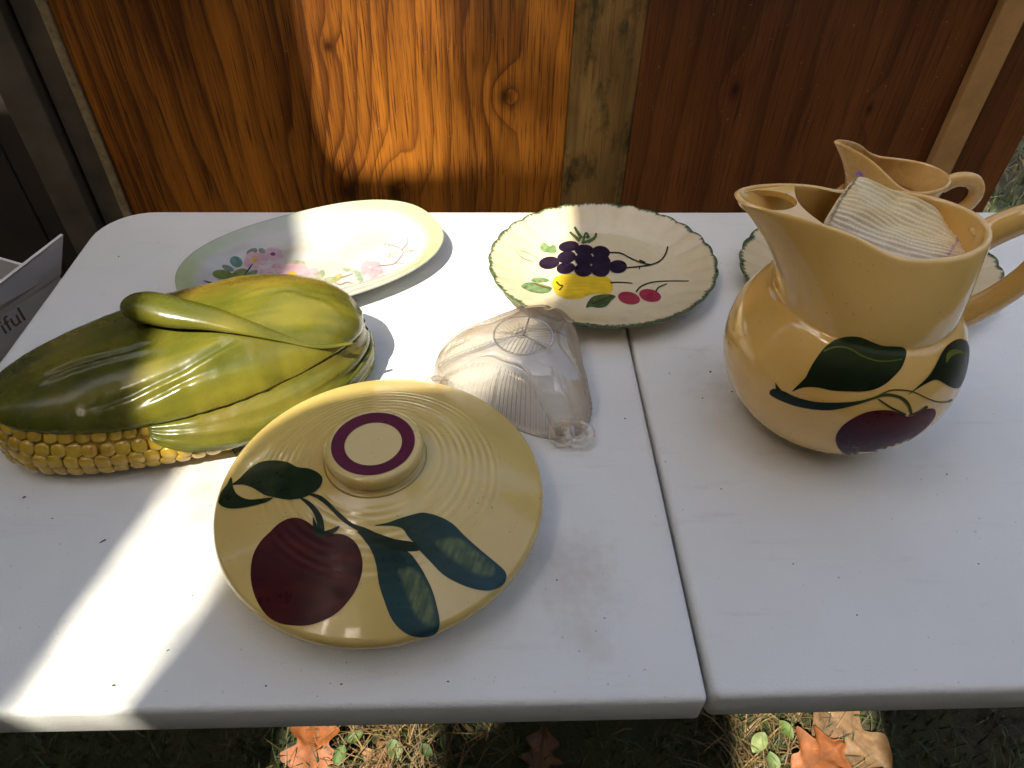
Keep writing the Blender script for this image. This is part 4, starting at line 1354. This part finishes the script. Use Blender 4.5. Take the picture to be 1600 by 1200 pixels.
# frayed threads at the raised corner and the raw edge
tv, tc = [], []
for k in range(90):
    if k < 34:
        u, v = random.uniform(-.01, .05), random.uniform(0, .05)
        c = (.60, .34, .56)
        L = random.uniform(.002, .006)
    else:
        u, v = 0.0, random.uniform(0, .75)
        c = (.68, .58, .38)
        L = random.uniform(.0012, .0035)
    P = cloth_pt(max(u, 0), v)
    d = Vector((random.uniform(-1, .2), random.uniform(-.3, .5), random.uniform(-.1, 1))).normalized() * L
    m = P + d * .5 + Vector((random.uniform(-1, 1), 0, random.uniform(-1, 1))) * .0006
    tv.append(tube([(*P, .00035, .00035), (*m, .0003, .0003), (*(P + d), .0001, .0001)], n=5))
    tc += [c] * len(tv[-1][0])
V, Fc = merge(*tv)
stuff(mesh_obj('frayed_thread', V, Fc, M['cloth'], cloth, True, tc))

# ------------------------------------------------------------------ white carton left of the table
pB = at_x(92, 428, -.664)                       # far end of the crease
pQ = at_z(0, 491, pB.z)
e1 = (pQ - pB).normalized()                     # along the crease, towards the near end
e2 = Vector((e1.y, -e1.x, 0))                   # across the carton, away from the table
if e2.x > 0:
    e2 = -e2
CL, CD = .24, .30
carton = thing('carton', 'white cardboard carton with brown lettering left of the table', 'box', (*(pB + e1 * CL * .5 + e2 * CD * .5).xy, GZ))
def slab(a, b, z0, z1, t):
    """upright sheet from a to b, t thick towards the inside of the carton"""
    d = (b - a).normalized()
    n = Vector((-d.y, d.x, 0)) * t
    V = [Vector((p.x, p.y, z)) for z in (z0, z1) for p in (a, b, b + n, a + n)]
    return V, [(3, 2, 1, 0), (4, 5, 6, 7), (0, 1, 5, 4), (1, 2, 6, 5), (2, 3, 7, 6), (3, 0, 4, 7)]
A, B = pB, pB + e1 * CL
Cc, D = B + e2 * CD, A + e2 * CD
sg = 1 if (B - A).cross(e2).z > 0 else -1
for nm, p, q in (('side_panel', A, B), ('end_panel', B, Cc), ('side_panel', Cc, D), ('end_panel', D, A)):
    dd = (q - p).normalized() * .004
    V, Fc = slab(p + dd, q - dd * .05, GZ, pB.z, .0038 * sg)
    mesh_obj(nm, V, Fc, M['carton'], carton, False)
V = [Vector((p.x, p.y, z)) for z in (GZ, GZ + .004) for p in (A + (e1 + e2) * .005, B + (e2 - e1) * .005, Cc - (e1 + e2) * .005, D + (e1 - e2) * .005)]
mesh_obj('bottom', V, [(3, 2, 1, 0), (4, 5, 6, 7), (0, 1, 5, 4), (1, 2, 6, 5), (2, 3, 7, 6), (3, 0, 4, 7)], M['carton'], carton, False)
def flap(a0, a1, b0, b1):
    n = (b0 - a0).cross(a1 - a0).normalized() * .0035
    V = [a0, a1, b1, b0, a0 + n, a1 + n, b1 + n, b0 + n]
    return V, [(0, 1, 2, 3), (7, 6, 5, 4), (0, 4, 5, 1), (1, 5, 6, 2), (2, 6, 7, 3), (3, 7, 4, 0)]
zt = pB.z + .048
pT = at_z(95, 365, zt)
pU = at_z(0, 438, zt)
pU = pT + (pU - pT).normalized() * (CL * 1.02)
up1 = Vector((0, 0, .001))
V, Fc = flap(A + up1, B + up1, pT, pU)
mesh_obj('flap', V, Fc, M['carton'], carton, False)
V, Fc = flap(D + up1, Cc + up1, D + e2 * .12 - Vector((0, 0, .10)), Cc + e2 * .12 - Vector((0, 0, .10)))
mesh_obj('flap', V, Fc, M['carton'], carton, False)
tcu = bpy.data.curves.new('lettering', 'FONT')
tcu.body = 'iful'
tcu.size = .027
tcu.extrude = .0002
txo = bpy.data.objects.new('lettering_source', tcu)
COL.objects.link(txo)
bpy.context.view_layer.update()
dg = bpy.context.evaluated_depsgraph_get()
tme = bpy.data.meshes.new_from_object(txo.evaluated_get(dg))
bpy.data.objects.remove(txo)
tme.name = 'lettering'
tme.materials.clear()
tme.materials.append(M['ink'])
lt = bpy.data.objects.new('lettering', tme)
COL.objects.link(lt)
lt.parent = carton
# baseline point: where the pixel ray meets the side of the carton
rd = ray(6, 523)
nrm = -e2
kk = (A - CAM).dot(nrm) / rd.dot(nrm)
ltp = CAM + rd * kk + nrm * .0006 - Vector(carton.location)
ex = -e1
lt.matrix_local = Matrix(((ex.x, 0, nrm.x, ltp.x), (ex.y, 0, nrm.y, ltp.y), (0, 1, nrm.z, ltp.z), (0, 0, 0, 1)))
lt['label'] = 'brown serif letters reading iful'

# ------------------------------------------------------------------ ground cover and fallen leaves
def blades(n, region, hmin, hmax, cols_, lean=.6, wid=.0016):
    V, Fc, C = [], [], []
    for _ in range(n):
        x, y = region()
        h = random.uniform(hmin, hmax)
        a = random.uniform(0, 2 * math.pi)
        l = random.uniform(.1, lean) * h
        w = wid * random.uniform(.6, 1.5)
        z = GZ + .012 * nz(x * 3, y * 3) - .004
        dx, dy = math.cos(a), math.sin(a)
        k = len(V)
        V += [(x - dy * w, y + dx * w, z), (x + dy * w, y - dx * w, z), (x + dx * l * .4 - dy * w * .8, y + dy * l * .4 + dx * w * .8, z + h * .6), (x + dx * l * .4 + dy * w * .8, y + dy * l * .4 - dx * w * .8, z + h * .6), (x + dx * l, y + dy * l, z + h * random.uniform(.75, 1))]
        Fc += [(k, k + 1, k + 3, k + 2), (k + 2, k + 3, k + 4)]
        c = random.choice(cols_)
        q = random.uniform(.7, 1.2)
        C += [tuple(t * q for t in c)] * 5
    return V, Fc, C
GC_ = [(.035, .065, .012), (.05, .085, .018), (.03, .05, .012), (.10, .095, .03)]
STRAW = [(.24, .17, .06), (.19, .12, .045), (.13, .085, .03)]
V, Fc, C = blades(5200, lambda: (random.uniform(-1.15, .95), random.uniform(.02, .42)), .015, .05, GC_, 1.2, .0014)
V2, F2, C2 = blades(1500, lambda: (random.gauss(-.31, .07) if random.random() < .62 else random.gauss(.29, .05), random.uniform(.08, .36)), .02, .06, STRAW, 2.4, .0011)
V, Fc = merge((V, Fc), (V2, F2))
stuff(tag(mesh_obj('grass', V, Fc, M['leaf'], None, False, C + C2), 'short grass and dry straw on the ground under the table', 'grass'))
V, Fc, C = blades(9000, lambda: (random.uniform(.9, 3.2), random.uniform(1.1, 3.4)), .02, .11, GC_ + [(.11, .10, .05)], 1.3, .0028)
V2, F2, C2 = blades(2200, lambda: (random.uniform(.9, 3.2), random.uniform(1.1, 3.4)), .02, .06, STRAW, 2.6, .0026)
V, Fc = merge((V, Fc), (V2, F2))
stuff(tag(mesh_obj('grass', V, Fc, M['leaf'], None, False, C + C2), 'rough grass beyond the right end of the plywood wall', 'grass'))

def fallen_leaf(name, label, px, py, L, ang, col, seed, lobes=4, curl=.25, zoff=.012, width=.42):
    rs = random.Random(seed)
    c = at_z(px, py, GZ + zoff)
    n, m = 36, 8
    rings, cols = [], []
    for i in range(n + 1):
        t = i / n
        w = width * math.sin(math.pi * min(1, t * .96 + .03)) ** .7 * (1 + .34 * math.sin(t * lobes * 2 * math.pi + .4) * sstep(.05, .3, t)) * (1 - .3 * t)
        w = max(w, .012)
        ring = []
        for j in range(-m, m + 1):
            v = j / m
            u = (t - .5 + .08 * abs(v))
            z = curl * .5 * (v * v) * w + .10 * math.sin(t * 7 + seed) * abs(v) + .02 * nz(t * 6, v * 3, seed) + curl * .3 * (t - .5) ** 2 - .015 * (1 if j == 0 else 0)
            x, y = u * L, v * w * L * .62
            ring.append(Vector((c.x + x * math.cos(ang) - y * math.sin(ang), c.y + x * math.sin(ang) + y * math.cos(ang), c.z + max(z, -.05) * L)))
            k = mixc(col, tuple(q * .55 for q in col), .5 + .9 * nz(t * 4, v * 3, seed))
            cols.append(mixc(k, tuple(q * .4 for q in col), .7 if j == 0 else 0))
        rings.append(ring)
    V, Fc = loft(rings, False)
    K = len(V)
    V2 = [v - Vector((0, 0, .0006)) for v in V]
    V, F3 = merge((V, Fc), (V2, [t[::-1] for t in Fc]))
    root = thing(name, label, 'leaf', c, 'fallen leaves under the table')
    mesh_obj('blade', V, F3, M['leaf'], root, True, cols + cols)
    tip = rings[0][m]
    d = Vector((-math.cos(ang), -math.sin(ang), .15))
    V, Fc = tube([(*(tip + d * L * -.04), .0011, .0011), (*(tip + d * L * .14), .0009, .0009), (*(tip + d * L * .26 + Vector((0, 0, .004))), .0008, .0008)], n=6)
    mesh_obj('stalk', V, Fc, M['leaf'], root, True, [tuple(q * .5 for q in col)] * len(V))
    return root
LV = 'fallen_leaf'
fallen_leaf(LV, 'bright orange fallen leaf at the left end of the sunny patch', 487, 1182, .115, 1.5, (.36, .11, .02), 3, 3, .2, .02, .62)
fallen_leaf(LV, 'tan fallen leaf lying in the dry straw under the table', 590, 1192, .075, .9, (.36, .20, .08), 5, 3, .2, .016, .6)
fallen_leaf(LV, 'large pale brown fallen leaf at the bottom right', 1325, 1148, .15, 2.2, (.30, .18, .085), 8, 2, .25, .016, .6)
fallen_leaf(LV, 'orange-red fallen leaf overlapping the large pale brown one', 1278, 1190, .105, .5, (.36, .12, .03), 11, 3, .35, .034, .68)
fallen_leaf(LV, 'dull brown fallen leaf in the shade below the table edge', 845, 1185, .08, 1.4, (.15, .075, .03), 14, 3, .3, .014, .6)
def green_leaf(label, px, py, L, ang, col, zoff=.028, tilt=.3):
    c = at_z(px, py, GZ + zoff)
    n, m = 14, 4
    rings = []
    for i in range(n + 1):
        t = i / n
        w = .34 * math.sin(math.pi * (t * .97 + .02)) ** .75
        rings.append([Vector((c.x + (t - .5) * L * math.cos(ang) - v / m * w * L * math.sin(ang), c.y + (t - .5) * L * math.sin(ang) + v / m * w * L * math.cos(ang), c.z + L * (tilt * (t - .5) + .35 * (v / m) ** 2 * w))) for v in range(-m, m + 1)])
    V, Fc = loft(rings, False)
    V, Fc = merge((V, Fc), ([v - Vector((0, 0, .0005)) for v in V], [t[::-1] for t in Fc]))
    root = thing('weed', label, 'weed', Vector((c.x, c.y, GZ)), 'small green weeds under the table')
    mesh_obj('leaf', V, Fc, M['leaf'], root, True, [mixc(col, tuple(q * .6 for q in col), .5 + nz(v.x * 80, v.y * 80)) for v in V])
    V, Fc = tube([(c.x, c.y, c.z - .002, .0008, .0008), (c.x + .004, c.y, GZ - .004, .0008, .0008)], n=6)
    mesh_obj('stem', V, Fc, M['leaf'], root, True, [tuple(q * .7 for q in col)] * len(V))
green_leaf('upright bright green weed leaf beside the orange leaf', 531, 1181, .03, 1.2, (.10, .19, .025))
green_leaf('broad pale green weed leaf standing in the straw', 617, 1173, .034, 2.0, (.16, .23, .07))
green_leaf('small green weed leaf at the far edge of the straw', 555, 1152, .026, .4, (.08, .15, .025))
green_leaf('small dark green weed leaf at the right of the straw', 665, 1172, .024, 2.6, (.09, .16, .035))
green_leaf('round pale green weed leaf left of the pale brown leaf', 1186, 1160, .034, .8, (.26, .34, .12))
green_leaf('little green weed leaf above the round pale one', 1228, 1140, .03, 2.2, (.12, .20, .035))
green_leaf('little green weed leaf at the very bottom right of centre', 1208, 1192, .03, 1.7, (.14, .22, .06))

# ------------------------------------------------------------------ added sheet overhead, its openings cut to shape the sunlight
TH = 2.1
def up(x, y, z=0.0):
    """where the sun ray to (x, y, z) crosses the added sheet"""
    k = (TH - z) / -SUN.z
    return (x - SUN.x * k, y - SUN.y * k)
table_gap = [up(*p) for p in ((-.475, -.10, 0), (-.446, .015, 0), (-.408, .166, 0), (-.384, .30, 0), (-.356, .50, 0), (-.336, .67, 0), (-.02, .67, 0), (-.036, .61, .02), (-.052, .52, .02), (-.075, .425, .02), (-.11, .36, .02), (-.150, .285, .03), (-.174, .258, .03), (-.227, .252, .025), (-.283, .240, .022), (-.325, .205, .018), (-.338, .15, 0), (-.341, .089, 0), (-.383, -.003, 0), (-.43, -.10, 0))]
wall_gap = [up(*p) for p in ((-.428, WY, -.10), (-.430, WY, .25), (-.430, WY, .60), (.13, WY, .60), (.13, WY, .25), (.12, WY, .0), (.06, WY, -.10), (-.08, WY, -.14), (-.25, WY, -.145), (-.36, WY, -.15))]
g1 = [up(*p) for p in ((-.475, .14, GZ), (-.468, .325, GZ), (-.225, .325, GZ), (-.225, .14, GZ))]
g2 = [up(*p) for p in ((.235, .12, GZ), (.262, .325, GZ), (.50, .325, GZ), (.455, .12, GZ))]
def soften(poly, k=.012):
    return smooth_loop(poly, 3)
T0 = up(0, 0, 0)
outer = [(T0[0] - 1.9, T0[1] - .42), (T0[0] + 1.15, T0[1] - .42), (T0[0] + 1.15, T0[1] + 1.22), (T0[0] - 1.9, T0[1] + 1.22)]
P2, T = fill(outer, [soften(table_gap), soften(wall_gap), g1, g2], .25)
top = [Vector((x, y, TH + .0)) for x, y in P2]
bot = [v - Vector((0, 0, .002)) for v in top]
nb = len(top)
ec = {}
for t in T:
    for a, b in ((t[0], t[1]), (t[1], t[2]), (t[2], t[0])):
        ec[(min(a, b), max(a, b))] = ec.get((min(a, b), max(a, b)), 0) + 1
Fc = [tuple(t) for t in T] + [tuple(i + nb for i in t[::-1]) for t in T] + [(a, b, b + nb, a + nb) for (a, b), k in ec.items() if k == 1]
shade_mask_m = plain('canvas', (.30, .27, .22), .9, .12, 12, .2)
tag(mesh_obj('shade_mask', top + bot, Fc, shade_mask_m, None, False), 'brown canvas sheet added out of view, its openings shaping the sunlight on the table', 'shade_mask')
q0, q1 = up(1.42, 1.70, GZ), up(2.15, 2.42, GZ)
V, Fc = box(q0[0], q1[0], q0[1], q1[1], TH + .25, TH + .253)  # extra sheet added to shade the ground right of the wall
tag(mesh_obj('shade_mask', V, Fc, shade_mask_m, None, False), 'second smaller canvas sheet added out of view to shade the grass beyond the wall', 'shade_mask')

# unseen leaves added to thin the sun on the wall and front-left table
BH = 4.6
filter_branch = thing('sun_filter_branch', 'leafy green spray added out of view to thin the sunlight', 'filter_branch', (-1.9, -1.4, BH))
V, Fc, C = [], [], []
for q in range(52 * 66):
    gx, gz_ = q % 52, q // 52
    wx, wz, wy = -.24 + .42 * (gx + random.random()) / 52, -.22 + .60 * (gz_ + random.random()) / 66, WY
    h = BH + random.uniform(-.1, .1)
    if random.random() > .06 + .50 * sstep(-.26, -.06, wx) + .22 * sstep(-.05, .12, wx):
        continue
    k = (h - wz) / -SUN.z
    c = Vector((wx - SUN.x * k, wy - SUN.y * k, h))
    a, L, w = random.uniform(0, 6.3), random.uniform(.009, .012), random.uniform(.004, .0055)
    d, e = Vector((math.cos(a), math.sin(a), random.uniform(-.4, .4))), Vector((-math.sin(a), math.cos(a), random.uniform(-.4, .4)))
    n0 = len(V)
    V += [c - d * L, c - d * L * .3 + e * w, c + d * L * .4 + e * w * .9, c + d * L, c + d * L * .4 - e * w * .9, c - d * L * .3 - e * w]
    Fc.append(tuple(range(n0, n0 + 6)))
    C += [(.06, .11, .025)] * 6
for q in range(20 * 34):
    wx, wy = -.52 + .24 * (q % 20 + random.random()) / 20, -.14 + .46 * (q // 20 + random.random()) / 34
    if random.random() > .40 * (1 - sstep(.12, .30, wy)):
        continue
    h = BH + random.uniform(-.3, .3)
    k = h / -SUN.z
    c = Vector((wx - SUN.x * k, wy - SUN.y * k, h))
    a, L, w = random.uniform(0, 6.3), random.uniform(.009, .013), random.uniform(.0045, .006)
    d, e = Vector((math.cos(a), math.sin(a), random.uniform(-.4, .4))), Vector((-math.sin(a), math.cos(a), random.uniform(-.4, .4)))
    n0 = len(V)
    V += [c - d * L, c - d * L * .3 + e * w, c + d * L * .4 + e * w * .9, c + d * L, c + d * L * .4 - e * w * .9, c - d * L * .3 - e * w]
    Fc.append(tuple(range(n0, n0 + 6)))
    C += [(.06, .11, .025)] * 6
stuff(mesh_obj('leaves', V, Fc, M['leaf'], filter_branch, False, C))
cx_, cy_ = V[0].x, V[0].y
V, Fc = tube([(.9, .2, BH + .5, .02, .02), (.1, -.2, BH + .3, .015, .015), (-.9, -.55, BH + .1, .006, .006)], n=10)
mesh_obj('limb', V, Fc, M['studs'], filter_branch)
